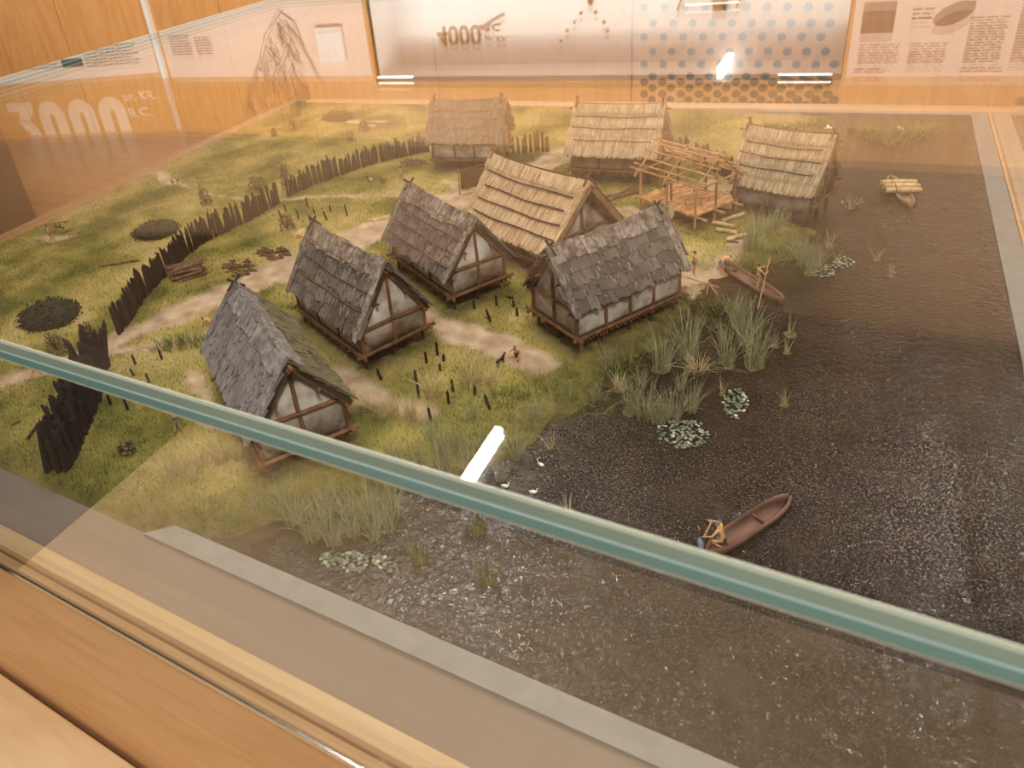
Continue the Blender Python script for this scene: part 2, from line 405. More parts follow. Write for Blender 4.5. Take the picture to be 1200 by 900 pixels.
# local: x runs to the right (negative = leftwards), y away from the viewer
for a, b in ((-0.88, -0.03), (-1.55, -0.88), (-2.45, -1.55), (-3.4, -2.45), (-4.4, -3.4), (-5.6, -4.4)):
    obj('panel', boxbm(a + 0.004, b - 0.004, 0, 0.03, FL, 1.62), MAPLE_V, lwall)
obj('panel_backing', boxbm(-5.6, 0, 0.03, 0.06, FL, 1.62), BLACK, lwall)
obj('dimmed_upper_wall', boxbm(-5.6, 0.01, 0.0, 0.05, 1.62, 2.56), DIMWALL, lwall)
struct('trim_1', boxbm(-4.91, -4.865, YW - 0.03, YW + 0.02, FL, 1.165), WHITE)
struct('trim_2', boxbm(-4.93, -4.85, YW - 0.02, YW + 0.04, 1.166, 1.62), MAPLE_V)
def lw_hit(x, y):
    d = ray(x, y); n = Vector((-LWD.y, LWD.x, 0))
    t = n.dot(LW0 - Vector((0, 0, 0))) / n.dot(Vector(d))
    q = Vector(EYE) + Vector(d) * t
    return Vector(((q - LW0).dot(-LWD), 0, q.z))
def text_mesh(s, w, h, depth=0.004, bold=0.0, res=3):
    cu = bpy.data.curves.new('lettering', 'FONT'); cu.body = s; cu.size = 1.0; cu.extrude = 0.0; cu.offset = bold
    cu.resolution_u = res
    o = bpy.data.objects.new('lettering', cu); COL.objects.link(o)
    dg = bpy.context.evaluated_depsgraph_get()
    me = bpy.data.meshes.new_from_object(o.evaluated_get(dg))
    bpy.data.objects.remove(o); bpy.data.curves.remove(cu)
    co = np.zeros(len(me.vertices) * 3, np.float32); me.vertices.foreach_get('co', co); co = co.reshape(-1, 3)
    mn, mx_ = co.min(0), co.max(0)
    x = (co[:, 0] - mn[0]) / (mx_[0] - mn[0]) * w; z = (co[:, 1] - mn[1]) / (mx_[1] - mn[1]) * h
    me.vertices.foreach_set('co', np.stack([x, np.full_like(x, -depth), z], 1).ravel().astype(np.float32))
    bm = bmesh.new(); bm.from_mesh(me); bpy.data.meshes.remove(me)
    r = bmesh.ops.extrude_face_region(bm, geom=bm.faces[:])
    bmesh.ops.translate(bm, vec=(0, depth, 0), verts=[g for g in r['geom'] if isinstance(g, bmesh.types.BMVert)])
    bmesh.ops.recalc_face_normals(bm, faces=bm.faces[:])
    return bm
def cut_below(bm, z):
    bmesh.ops.bisect_plane(bm, geom=bm.verts[:] + bm.edges[:] + bm.faces[:], plane_co=(0, 0, z), plane_no=(0, 0, -1), clear_outer=True)
    return bm
def shifted(bm, x, y, z):
    bmesh.ops.translate(bm, vec=(x, y, z), verts=bm.verts[:]); return bm
def digit_zero(bm, x0, w, z0, h, st, dep=0.004):
    n = 28; O_, I_ = [], []
    def ring(x0_, w_, z0_, h_):
        r = w_ / 2; q = []
        for k in range(n):
            t = 2 * math.pi * k / n; cz = z0_ + (h_ - r if math.sin(t) >= 0 else r)
            q.append((x0_ + r + r * math.cos(t), cz + r * math.sin(t)))
        return q
    o = ring(x0, w, z0, h); i_ = ring(x0 + st, w - 2 * st, z0 + st, h - 2 * st)
    vo = [bm.verts.new((x, -dep, z)) for x, z in o]; vi = [bm.verts.new((x, -dep, z)) for x, z in i_]
    wo = [bm.verts.new((x, 0, z)) for x, z in o]; wi = [bm.verts.new((x, 0, z)) for x, z in i_]
    for k in range(n):
        m_ = (k + 1) % n
        bm.faces.new((vo[k], vo[m_], vi[m_], vi[k])); bm.faces.new((vo[k], wo[k], wo[m_], vo[m_])); bm.faces.new((vi[k], vi[m_], wi[m_], wi[k]))
def digit_three(bm, x0, w, z0, h, st, dep=0.004):
    def slab(pts):
        f = [bm.verts.new((x, -dep, z)) for x, z in pts]; g = [bm.verts.new((x, 0, z)) for x, z in pts]
        bm.faces.new(f); bm.faces.new(g[::-1]); n = len(pts)
        for k in range(n): bm.faces.new((f[k], g[k], g[(k + 1) % n], f[(k + 1) % n]))
    t = z0 + h
    b_h = .075
    slab([(x0, t), (x0 + w, t), (x0 + w, t - b_h), (x0, t - b_h)])
    slab([(x0 + w, t - b_h), (x0 + w * .66, t - .19), (x0 + w * .28, t - .19), (x0 + w - .155, t - b_h)])
    r = w / 2; rz = .185; cz = z0 + rz; prev = None
    for k in range(21):
        a_ = math.radians(112 - k * 282 / 20)
        cur = ((x0 + r + r * math.cos(a_), cz + rz * math.sin(a_)), (x0 + r + (r - st) * math.cos(a_), cz + (rz - st * .85) * math.sin(a_)))
        if prev: slab([prev[0], cur[0], cur[1], prev[1]])
        prev = cur
a = lw_hit(7, 124); b = lw_hit(149, 116)
num = bmesh.new(); pw_ = (b.x - a.x) / 4; dw = pw_ * .86
digit_three(num, a.x, dw, -1.115, 0.52, .115)
for k in (1, 2, 3): digit_zero(num, a.x + k * pw_, dw, -1.115, 0.52, .115)
bmesh.ops.recalc_face_normals(num, faces=num.faces[:])
obj('wall_lettering', cut_below(num, FL + 0.001), LETTER, lwall)
a = lw_hit(147, 122); b = lw_hit(183, 112)
obj('wall_lettering', shifted(text_mesh('pr. KR.', b.x - a.x, 0.10, bold=0.02), a.x, 0, a.z - 0.0), LETTER, lwall)
a = lw_hit(152, 137); b = lw_hit(177, 127)
obj('wall_lettering', shifted(text_mesh('B.C.', b.x - a.x, 0.08, bold=0.02), a.x, 0, a.z - 0.005), LETTER, lwall)
num = bmesh.new(); digit_zero(num, -0.14, .37, -1.22, .52, .115); digit_zero(num, -0.57, .37, -1.22, .52, .115)
bmesh.ops.recalc_face_normals(num, faces=num.faces[:])
obj('wall_lettering', cut_below(num, FL + 0.001), LETTER, wall)
obj('niche_lettering', shifted(text_mesh('4000', 0.33, 0.13, bold=0.02), -2.54, ND, 0.93), OCHRE, wall)
obj('niche_lettering', shifted(text_mesh('B.C.', 0.12, 0.045, bold=0.01), -2.18, ND, 0.93), OCHRE, wall)
obj('niche_lettering', shifted(text_mesh('pr. KR.', 0.16, 0.045, bold=0.01), -2.18, ND, 1.0), OCHRE, wall)

def text_lines(bm, x0, x1, z0, z1, pitch, y=-0.006):
    """illegible print as thin lines of uneven length"""
    z = z1
    while z > z0:
        x = x0
        e = x1 - random.uniform(0, 0.12) * (x1 - x0)
        while x < e:
            w = random.uniform(0.015, 0.06)
            q = [bm.verts.new(p) for p in ((x, y, z), (min(x + w, e), y, z), (min(x + w, e), y, z + pitch * 0.45), (x, y, z + pitch * 0.45))]
            bm.faces.new(q); x += w + 0.008
        z -= pitch
    return bm
# pale printed panels beside the niche
pr = obj('print_panel', boxbm(NX1 + 0.02, 1.9, -0.005, 0.0, 0.62, NZ1), PALE, wall)
b_ = bmesh.new()
text_lines(b_, -0.05, 0.12, 1.03, 1.12, 0.012); text_lines(b_, 0.15, 0.30, 1.03, 1.12, 0.012)
text_lines(b_, 0.14, 0.22, 0.86, 0.92, 0.02); text_lines(b_, 0.36, 0.50, 0.92, 1.12, 0.012)
text_lines(b_, 0.53, 0.70, 0.86, 1.12, 0.012)
o = obj('print_text', b_, INK, pr); o['kind'] = 'stuff'
b_ = text_lines(bmesh.new(), -0.06, 0.08, 1.14, 1.165, 0.014); text_lines(b_, 0.36, 0.52, 1.14, 1.165, 0.014)
o = obj('print_heading', b_, INK_RED, pr); o['kind'] = 'stuff'
obj('print_picture', boxbm(-0.055, 0.075, -0.007, -0.005, 0.845, 0.985), INK, pr)
b_ = bmesh.new(); blob(b_, (0.295, -0.004, 0.91), (0.085, 0.004, 0.045), 14, 8, Matrix.Rotation(0.5, 4, 'Y'))
tube(b_, [(0.35, -0.005, 0.875), (0.365, -0.005, 0.862)], 0.006)
obj('leaf_picture', b_, INK, pr)
pl_ = obj('print_panel', boxbm(XL + 0.05, NX0 - 0.02, -0.005, 0.0, 0.62, 1.165), PALE, wall)
b_ = text_lines(bmesh.new(), -4.74, -4.5, 0.82, 0.98, 0.02); text_lines(b_, -4.46, -4.28, 0.84, 0.98, 0.02)
o = obj('print_text', b_, INK, pl_); o['kind'] = 'stuff'
pl2 = obj('print_panel', boxbm(-3.2, -0.06, -0.005, 0.0, 0.62, 1.12), PALE, lwall)
b_ = text_lines(bmesh.new(), -0.75, -0.2, 0.86, 1.02, 0.025); text_lines(b_, -1.5, -1.0, 0.9, 1.0, 0.025)
o = obj('print_text', b_, INK, pl2); o['kind'] = 'stuff'
obj('print_picture', boxbm(-1.0, -0.78, -0.007, -0.005, 0.95, 1.02), DOT, pl2)
# drawing of a pointed stone in ink lines on the wall
b_ = bmesh.new()
tip = Vector((-3.55, -0.008, 0.71))
outl = [tip, Vector((-3.72, -0.008, 0.86)), Vector((-3.86, -0.008, 1.06)), Vector((-4.02, -0.008, 1.25)), Vector((-4.22, -0.008, 1.38)), Vector((-4.2, -0.008, 1.5)),
        Vector((-3.9, -0.008, 1.56)), Vector((-3.5, -0.008, 1.55)), Vector((-3.3, -0.008, 1.45)), Vector((-3.32, -0.008, 1.2)), Vector((-3.4, -0.008, 0.95)), Vector((-3.47, -0.008, 0.78)), tip]
for rep in range(3):
    jit = [p + Vector((random.uniform(-.03, .03), 0, random.uniform(-.02, .02))) for p in outl[:4]]
    tube(b_, jit, 0.002, 3)
    jit = [p + Vector((random.uniform(-.03, .03), 0, random.uniform(-.02, .02))) for p in outl[9:]]
    tube(b_, jit, 0.002, 3)
for k in range(190):
    t = random.random() ** .8; z = 0.75 + 0.62 * t
    xc = -3.55 - 0.22 * t; hw = 0.03 + 0.36 * t
    x = xc + random.uniform(-hw, hw)
    l = random.uniform(0.03, 0.16); s = random.choice((-0.35, 0.3, 0.1, -0.6, -.9, .8))
    tube(b_, [(x, -0.008, z), (x + s * l * 0.5 + random.uniform(-.01, .01), -0.008, z + l * 0.5), (x + s * l, -0.008, z + l)], random.uniform(.001, .0028), 3)
o = obj('stone_drawing', b_, INK, wall)
o = obj('white_notice', bevel(boxbm(-3.27, -3.05, YW - 0.035, YW - 0.006, 0.83, 1.06), 0.004), WHITE)
tag(o, 'small white notice board on the wood wall left of the lit niche', 'notice')
# things in the niche
def niche_thing(name, label, cat, bm, m):
    o = obj(name, bm, m); o.location = (0, YW + ND - 0.012, 0); tag(o, label, cat); return o
b_ = tubebm([(-2.19, 0, 0.955), (-2.12, 0, 0.91), (-2.03, 0, 0.87)], [0.012, 0.009, 0.008]); blob(b_, (-2.2, 0, 0.95), (0.025, 0.008, 0.014))
niche_thing('stone_axe', 'small hafted axe mounted in the white niche right of the 4000 numeral', 'axe', b_, OCHRE)
b_ = bmesh.new(); blob(b_, (-1.47, 0, 0.80), (0.018, 0.008, 0.05))
niche_thing('bone_pendant', 'long tan pendant hanging at the lowest point in the white niche', 'pendant', b_, OCHRE)
for i, (x, z) in enumerate(((-1.53, 0.89), (-1.44, 0.89), (-1.57, 0.94), (-1.39, 0.95), (-1.62, 0.99), (-1.37, 1.0), (-1.66, 1.05))):
    b_ = bmesh.new(); blob(b_, (x, 0, z), 0.011, 8, 6)
    o = niche_thing('bead', 'small round bead of the necklace spread out in the white niche', 'bead', b_, OCHRE); o['group'] = 'necklace beads in the niche'
sh = empty('niche_shelf', (0, YW + ND, 0), 0, 'glass-edged hanging shelf with a light line in the niche', 'shelf')
obj('board', boxbm(-0.92, -0.62, -0.09, -0.002, 0.815, 0.825), WHITE, sh)
obj('light_line', boxbm(-0.91, -0.63, -0.095, -0.09, 0.816, 0.824), LEDS, sh)
obj('bracket', tubebm([(-0.93, -0.05, 0.80), (-0.97, -0.01, 0.9)], 0.006), OCHRE, sh)
obj('bracket', tubebm([(-0.61, -0.05, 0.80), (-0.66, -0.01, 0.9)], 0.006), OCHRE, sh)
b_ = bmesh.new(); blob(b_, (0, 0, 0.036), (0.045, 0.035, 0.035)); tube(b_, [(0, 0, 0.055), (0, 0, 0.078)], [0.032, 0.036], 12)
o = obj('clay_pot', b_, OCHRE); o.location = (-0.74, YW + ND - 0.045, 0.828); tag(o, 'small brown clay pot standing on the niche shelf', 'pot')
# halftone dots printed on the wall
b_ = bmesh.new()
def dot(bm, x, y, r):
    q = PY(x, y, YW)
    vs = [bm.verts.new((q.x + r * math.cos(t), -0.003, q.z + r * math.sin(t))) for t in np.linspace(0, 2 * math.pi, 17)[:-1]]
    bm.faces.new(vs)
rows = [(8, 755, 24, 0), (27, 766, 23, 1), (43, 755, 23, 0), (60, 765, 22.5, 1), (75, 755, 22.3, 0), (89, 765, 22, 1),
        (96, 755, 21.5, 0), (103, 765, 21.5, 1), (110, 755, 21.5, 0), (117, 764, 21.3, 1), (123, 755, 21, 0), (128, 764, 21, 1), (133, 755, 20.8, 0), (139, 764, 20.6, 1)]
for y, x0, dx, s in rows:
    for k in range(11):
        x = x0 + k * dx
        if x < 988 - (y * 0.08): dot(b_, x, y, 0.0205 + 0.002 * (y > 92))
o = obj('halftone_dots', b_, DOT, wall); o['kind'] = 'stuff'
# ceiling lamp seen mirrored in the case top, and the stand at the far left
LAMP = emit('ceiling_lamp_glow', (1.0, 0.99, 0.97, 1), 150)
lp = empty('ceiling_lamp', (-1.32, 2.0, 2.5), 0, 'long slim white ceiling lamp mirrored in the glass top', 'lamp')
obj('diffuser', bevel(boxbm(-0.023, 0.023, -0.75, 0.56, -0.03, 0.0), 0.010, 3), LAMP, lp)
obj('lamp_housing', boxbm(-0.034, 0.034, -0.76, 0.57, 0.0, 0.06), WHITE, lp)
lp = empty('ceiling_lamp', (0.93, 3.35, 2.5), 0, 'slim white ceiling lamp right of the case, glinting on the right water edge', 'lamp')
obj('diffuser', bevel(boxbm(-0.028, 0.028, -0.75, 0.65, -0.03, 0.0), 0.012, 3), LAMP, lp)
obj('lamp_housing', boxbm(-0.034, 0.034, -0.76, 0.66, 0.0, 0.06), WHITE, lp)
struct('added_floor_sheet', boxbm(-4.2, 3.2, -3.4, 0.10, FL, FL + 0.008), DARK_SHEET)  # added unseen dark sheet; darkens the floor mirrored in the front pane
st = obj('display_stand', bevel(boxbm(-5.6, -4.32, 1.95, 2.4, FL, 0.0), 0.01), STAND)
tag(st, 'tall dark brown display stand on the floor at far left', 'stand')

# ------------------------------------------------------------------ bench and display case
bench = empty('bench', (0, 0, 0), 0, 'pale maple bench in front of the display case', 'bench')
obj('bench_top', bevel(boxbm(-1.12, 0.9, -0.30, 0.226, -0.35, -0.32), 0.003), MAPLE_L, bench)
obj('bench_body', boxbm(-1.10, 0.88, -0.28, 0.20, FL, -0.35), MAPLE, bench)
case = empty('display_case', (0, 0, 0), 0, 'large glass display case with orange maple plinth holding the village model', 'display case')
CX0, CX1, CY0, CY1, ZG0, ZG1 = -1.725, 0.245, 0.231, 2.03, 0.327, 0.347
obj('plinth', bevel(boxbm(CX0 - 0.03, CX1 + 0.03, CY0 + 0.002, CY1 + 0.02, FL, -0.006), 0.002, 1), MAPLE, case)
b_ = boxbm(CX0 - 0.03, CX1 + 0.03, 0.2475, 0.268, -0.012, 0.0)

obj('ledge', b_, MAPLE_L, case)
obj('ledge', boxbm(CX0 - 0.03, CX0 + 0.05, 0.269, CY1, -0.012, -0.002), FLOORM, case)
b_ = bmesh.new(); box(b_, 0.2365, CX1 + 0.03, 0.269, CY1, -0.012, -0.002); box(b_, CX0 + 0.05, 0.2365, 2.0, CY1 + 0.02, -0.012, -0.002)
obj('ledge', b_, MAPLE, case)
obj('seal_strip', boxbm(CX0, CX1, 0.2432, 0.2475, -0.008, 0.002), SEALB, case)
obj('edge_trim', boxbm(CX0 - 0.03, CX1 + 0.03, 0.2285, 0.2308, -0.006, 0.0005), STEEL, case)
def pane(name, x0, x1, y0, y1, z0, z1, m=GLASS):
    return obj(name, boxbm(x0, x1, y0, y1, z0, z1), m, case)
T = 0.012
pf = pane('glass_pane', CX0, CX1, 0.2312, 0.243, 0.0, ZG0)
pane('glass_pane', CX0, CX0 + T, 0.2432, CY1 - T, 0.0, ZG0)
pane('glass_pane', CX1 - 0.006, CX1, 0.2432, CY1 - T, 0.0, ZG0)
pane('glass_pane', CX0, CX1, CY1 - T, CY1, 0.0, ZG0)
top = pane('glass_pane', CX0, CX1, CY0, CY1, ZG0, ZG1)
# polished edge of the laminated top pane: separate bands with small steps
def edge_ring(name, z0, z1, m, out):
    bm = bmesh.new()
    e = out
    box(bm, CX0 - e, CX1 + e, CY0 - e - 0.0008, CY0 - 0.0002, z0, z1)
    box(bm, CX0 - e - 0.0008, CX0 - 0.0002, CY0, CY1, z0, z1)
    box(bm, CX1 + 0.0002, CX1 + e + 0.0008, CY0, CY1, z0, z1)
    box(bm, CX0 - e, CX1 + e, CY1 + 0.0002, CY1 + e + 0.0008, z0, z1)
    return obj(name, bm, m, top)
edge_ring('edge_band', 0.3270, 0.3288, E_PALE, 0.0)
edge_ring('edge_band', 0.3288, 0.3354, E_TEAL, 0.0004)
edge_ring('edge_band', 0.3354, 0.3374, E_WHITE, 0.0)
edge_ring('edge_band', 0.3374, 0.3446, E_GREY, 0.0004)
edge_ring('edge_band', 0.3446, 0.3470, E_PALE, 0.0)

# ------------------------------------------------------------------ village model: board, rim, terrain, water
model = empty('diorama', (0, 0, 0), 0, 'landscape base of the lakeside village model with grassy bank and dark water', 'model')
obj('base_board', boxbm(-1.665, 0.235, 0.2685, 1.998, -0.0058, -0.003), TAUPE, model)
WX0, WX1, WY0, WY1 = -0.80, 0.204, 0.354, 1.968
b_ = bmesh.new()
v = [b_.verts.new(p) for p in ((-0.632, 0.330, 0.0015), (0.234, 0.330, 0.0015), (0.234, 0.3545, 0.0015), (-0.605, 0.3545, 0.0015))]
f = b_.faces.new(v); r = bmesh.ops.extrude_face_region(b_, geom=[f]); bmesh.ops.translate(b_, vec=(0, 0, -0.006), verts=[g for g in r['geom'] if isinstance(g, bmesh.types.BMVert)])
bmesh.ops.recalc_face_normals(b_, faces=b_.faces[:])
obj('rim', b_, RIMG, model)
obj('rim', boxbm(0.2045, 0.234, 0.355, 1.99, -0.004, 0.0015), RIMG, model)
obj('rim', boxbm(-0.22, 0.204, 1.969, 1.99, -0.004, 0.0015), RIMG, model)

# hut plans: gable x, y, turn, length, width, floor z, eave and ridge above floor, overhangs
PR = dict(
 h1=(-0.5176, 0.4988, 2.5614, 0.2114, 0.1104, 0.0301, 0.0445, 0.1274, 0.012, 0.0093),
 h2=(-0.5327, 0.735, 2.7036, 0.2022, 0.1076, 0.0299, 0.0327, 0.1258, 0.0050, 0.0082),
 h3=(-0.4845, 0.9175, 2.5912, 0.2019, 0.0986, 0.0299, 0.0325, 0.1162, 0.0050, 0.0122),
 h4=(-0.3705, 1.0797, 2.6958, 0.1927, 0.1499, 0.0303, 0.0285, 0.1266, 0.0142, 0.0111),
 h5=(-0.3331, 0.848, 1.0146, 0.1857, 0.0981, 0.0299, 0.040, 0.1172, 0.0084, 0.0050),
 h6=(-0.8612, 1.506, 0.1155, 0.1569, 0.1013, 0.0299, 0.0398, 0.1223, 0.0094, 0.0099),
 h7=(-0.5135, 1.5069, 0.0244, 0.1644, 0.123, 0.0301, 0.0364, 0.1211, 0.0116, 0.0137),
 h8=(-0.1656, 1.4139, -0.2991, 0.133, 0.0757, 0.0301, 0.0251, 0.1137, 0.001, 0.0195),
 h9=(-0.201, 1.299, 2.609, 0.129, 0.099, 0.030, 0.051, 0.094, 0.017, 0.0))
def px(*pts):
    return np.array([[P(a, b).x, P(a, b).y] for a, b in pts])
SHORE = px((178, 633), (196, 621), (262, 634), (330, 618), (400, 606), (455, 592), (492, 572), (560, 560), (600, 545), (640, 506), (690, 468), (730, 430), (790, 398),
           (812, 372), (822, 350), (838, 331), (862, 322), (915, 312), (955, 294), (962, 274), (940, 262), (903, 250), (898, 226), (935, 204), (985, 190), (990, 160), (968, 133), (960, 128))
LAND = np.vstack([SHORE, [[-0.2, 1.99], [-1.7, 1.99], [-1.7, 0.3], [SHORE[0][0], 0.3]]])
def inside(x, y, poly):
    r = np.zeros(np.shape(x), bool); n = len(poly)
    for i in range(n):
        x0, y0 = poly[i]; x1, y1 = poly[(i + 1) % n]
        k = ((y0 > y) != (y1 > y)) & (x < (x1 - x0) * (y - y0) / (y1 - y0 + 1e-12) + x0)
        r ^= k
    return r
def pdist(x, y, pts, wid=None):
    d = np.full(np.shape(x), 9.0)
    for i in range(len(pts) - 1):
        ax, ay = pts[i]; bx, by = pts[i + 1]
        L2 = (bx - ax) ** 2 + (by - ay) ** 2 + 1e-12
        t = np.clip(((x - ax) * (bx - ax) + (y - ay) * (by - ay)) / L2, 0, 1)
        dd = np.hypot(x - ax - t * (bx - ax), y - ay - t * (by - ay))
        if wid is not None: dd = dd - (wid[i] * (1 - t) + wid[i + 1] * t)
        d = np.minimum(d, dd)
    return d
PATHS = [
    ([(-60, 472), (0, 450), (60, 434), (128, 404), (190, 378), (255, 352), (320, 322), (395, 292), (440, 270), (500, 250), (560, 226), (610, 205), (650, 188), (668, 176)],
     [.024, .022, .020, .022, .034, .042, .048, .055, .050, .045, .045, .04, .04, .035]),
    ([(172, 200), (205, 216), (240, 231), (290, 236), (336, 235), (400, 231), (470, 230), (540, 236)], [.030, .012, .008, .005, .007, .007, .008, .02]),
    ([(300, 330), (240, 395), (180, 408), (120, 415)], [.01, .006, .010, .02]),
    ([(500, 372), (540, 392), (590, 412), (625, 428)], [.012, .024, .03, .03]),
    ([(690, 340), (760, 335), (800, 322), (838, 328), (815, 345)], [.02, .03, .035, .02, .02]),
    ([(838, 325), (846, 308), (868, 288)], [.02, .016, .014]),
    ([(222, 440), (240, 462), (250, 500)], [.012, .016, .012]),
    ([(395, 436), (420, 452), (455, 476), (500, 486)], [.018, .02, .018, .016]),
    ([(525, 215), (540, 228), (565, 235)], [.01, .02, .03]),
    ([(690, 395), (670, 380)], [.014, .014]),
    ([(50, 282), (70, 284), (88, 280)], [.012, .014, .008]),
    ([(385, 146), (345, 140), (440, 152)], [.006, .004, .006]),
    ([(400, 148), (450, 147)], [.008, .010]),
    ([(840, 215), (870, 225), (850, 240)], [.02, .03, .02]),
    ([(700, 250), (740, 250)], [.02, .02]),
]
PATHS = [(px(*p), w) for p, w in PATHS]
def land_d(x, y):                          # signed distance to the shore, + on land, ragged
    d = pdist(x, y, SHORE)
    s = np.where(inside(x, y, LAND), d, -d)
    return s + (fbm(x, y, 22, 3) - 0.5) * 0.035 * np.clip(1 - np.abs(d) / 0.08, 0, 1)
def path_m(x, y):
    d = np.full(np.shape(x), 9.0)
    for p, w in PATHS: d = np.minimum(d, pdist(x, y, p, w))
    d = d + (fbm(x, y, 30, 3) - 0.5) * 0.03
    return np.clip(0.5 - d / 0.014, 0, 1)
def hut_m(x, y):                           # 1 under the huts: dark soil, with shade painted in
    r = np.zeros(np.shape(x))
    for k_, p_ in PR.items():
        c_, s_ = math.cos(p_[2]), math.sin(p_[2])
        u = (x - p_[0]) * c_ + (y - p_[1]) * s_; v = -(x - p_[0]) * s_ + (y - p_[1]) * c_
        d = np.maximum(np.maximum(-u, u - p_[3]), np.abs(v) - p_[4] / 2)
        r = np.maximum(r, np.clip(0.9 - d / 0.03, 0, 1))
    return r
def height(x, y):
    d = land_d(x, y)
    up = np.clip(d / 0.05, 0, 1); up = up * up * (3 - 2 * up)
    dn = np.clip(-d / 0.05, 0, 1)
    h = up * (0.0008 + 0.0045 * fbm(x, y, 6, 3) + 0.0014 * fbm(x, y, 40, 2)) - dn * 0.012 + 0.0002 - 0.0006 * (up < 0.02)
    # low rise beyond the palisade at the back left, falling to the board edge
    g = np.exp(-(((x + 1.38) / 0.22) ** 2 + ((y - 1.62) / 0.28) ** 2)) * 0.016
    g = g + np.exp(-(((x + 1.45) / 0.18) ** 2 + ((y - 1.05) / 0.3) ** 2)) * 0.006
    g = g + 0.009 * np.exp(-((x + 1.66) / 0.06) ** 2) * np.clip((y - 0.5) / 0.2, 0, 1) + 0.008 * np.exp(-((y - 1.95) / 0.05) ** 2) * np.clip((-0.25 - x) / 0.1, 0, 1)
    return h + g * up - 0.0015 * path_m(x, y) * up
GX = np.arange(-1.655, 0.06, 0.0065); GY = np.append(np.arange(0.3325, 1.94, 0.0065), 1.942)
gx, gy = np.meshgrid(GX, GY)
H = height(gx, gy); PM = path_m(gx, gy); LD = land_d(gx, gy); HM = hut_m(gx, gy)
edge = np.zeros_like(H, bool); edge[0, :] = True; edge[-1, :] = True; edge[:, 0] = True
Hm = np.where(edge, -0.0045, H + 0.003 * 0)
V = np.stack([gx, gy, Hm], -1).reshape(-1, 3)
ny, nx = gx.shape
ii = np.arange(ny * nx).reshape(ny, nx)
F4 = np.stack([ii[:-1, :-1], ii[:-1, 1:], ii[1:, 1:], ii[1:, :-1]], -1).reshape(-1, 4)
# keep only cells near or on land
keep = (LD[:-1, :-1] > -0.06).reshape(-1)
me = pmesh('terrain', V, F4[keep])
for nme, arr in (('path', PM), ('wet_hutshade', np.maximum(np.clip(1 - LD / 0.085, 0, 1), HM)), ('patch', fbm(gx, gy, 9, 3))):  # under huts the mud tone carries painted shade as well as dark soil
    a = me.attributes.new(nme, 'FLOAT', 'POINT'); a.data.foreach_set('value', arr.ravel().astype(np.float32))
smooth(me)

def ground_mat(name, fibre):
    """grass colours in broad patches, sandy path, damp brown margin, dark soil and painted shade under huts"""
    m, t, b, N, L = nt(name)
    b.inputs['Roughness'].default_value = 0.9; b.inputs['Specular IOR Level'].default_value = 0.1
    g = N.new('ShaderNodeNewGeometry')
    def noise(s, d=4):
        n = N.new('ShaderNodeTexNoise'); n.inputs['Scale'].default_value = s; n.inputs['Detail'].default_value = d
        L.new(g.outputs['Position'], n.inputs['Vector']); return n.outputs['Fac']
    def ramp(fac, *st):
        r = N.new('ShaderNodeValToRGB'); e = r.color_ramp.elements
        e[0].position, e[0].color = st[0]; e[1].position, e[1].color = st[-1]
        for p_, c_ in st[1:-1]:
            k = e.new(p_); k.color = c_
        L.new(fac, r.inputs[0]); return r.outputs[0]
    def mix(fac, a, bb):
        x = N.new('ShaderNodeMix'); x.data_type = 'RGBA'
        L.new(fac, x.inputs[0]); L.new(a, x.inputs[6]); L.new(bb, x.inputs[7]); return x.outputs[2]
    def attr(n_):
        a = N.new('ShaderNodeAttribute'); a.attribute_name = n_; return a.outputs['Fac']
    broad = noise(7, 5)
    if fibre:
        ad = N.new('ShaderNodeMath'); ad.operation = 'MULTIPLY_ADD'; L.new(attr('rnd'), ad.inputs[0]); ad.inputs[1].default_value = 0.30
        sb = N.new('ShaderNodeMath'); sb.operation = 'SUBTRACT'; L.new(broad, sb.inputs[0]); sb.inputs[1].default_value = 0.15
        L.new(sb.outputs[0], ad.inputs[2]); broad = ad.outputs[0]
    sx = N.new('ShaderNodeSeparateXYZ'); L.new(g.outputs['Position'], sx.inputs[0])
    grass = ramp(broad, (0.36, c(98, 96, 46)), (0.46, c(132, 121, 60)), (0.55, c(163, 144, 78)), (0.66, c(184, 160, 102)))
    if fibre:
        L.new(mix(attr('wet_hutshade'), grass, ramp(noise(30, 2), (0.4, c(96, 98, 48)), (0.6, c(130, 124, 66)))), b.inputs['Base Color'])
        return m
    sand = ramp(noise(28, 6), (0.3, c(150, 122, 92)), (0.5, c(182, 152, 120)), (0.7, c(204, 178, 146)))
    mud = ramp(noise(60, 5), (0.35, c(66, 54, 34)), (0.5, c(92, 82, 44)), (0.65, c(112, 100, 60)))
    col = mix(attr('wet_hutshade'), grass, mud)
    col = mix(attr('path'), col, sand)
    L.new(col, b.inputs['Base Color'])
    bp = N.new('ShaderNodeBump'); bp.inputs['Strength'].default_value = 0.5; bp.inputs['Distance'].default_value = 0.002
    L.new(noise(260, 4), bp.inputs['Height']); L.new(bp.outputs[0], b.inputs['Normal'])
    return m
terr = obj('terrain', me, ground_mat('model_ground', False), model)

def gz(x, y): return float(height(np.array([x]), np.array([y]))[0])
def G(x, y):                               # photo point to the model's ground
    q = P(x, y)
    for _ in range(4): q = P(x, y, max(0.0, gz(q.x, q.y)))
    return Vector((q.x, q.y, max(0.0, gz(q.x, q.y))))

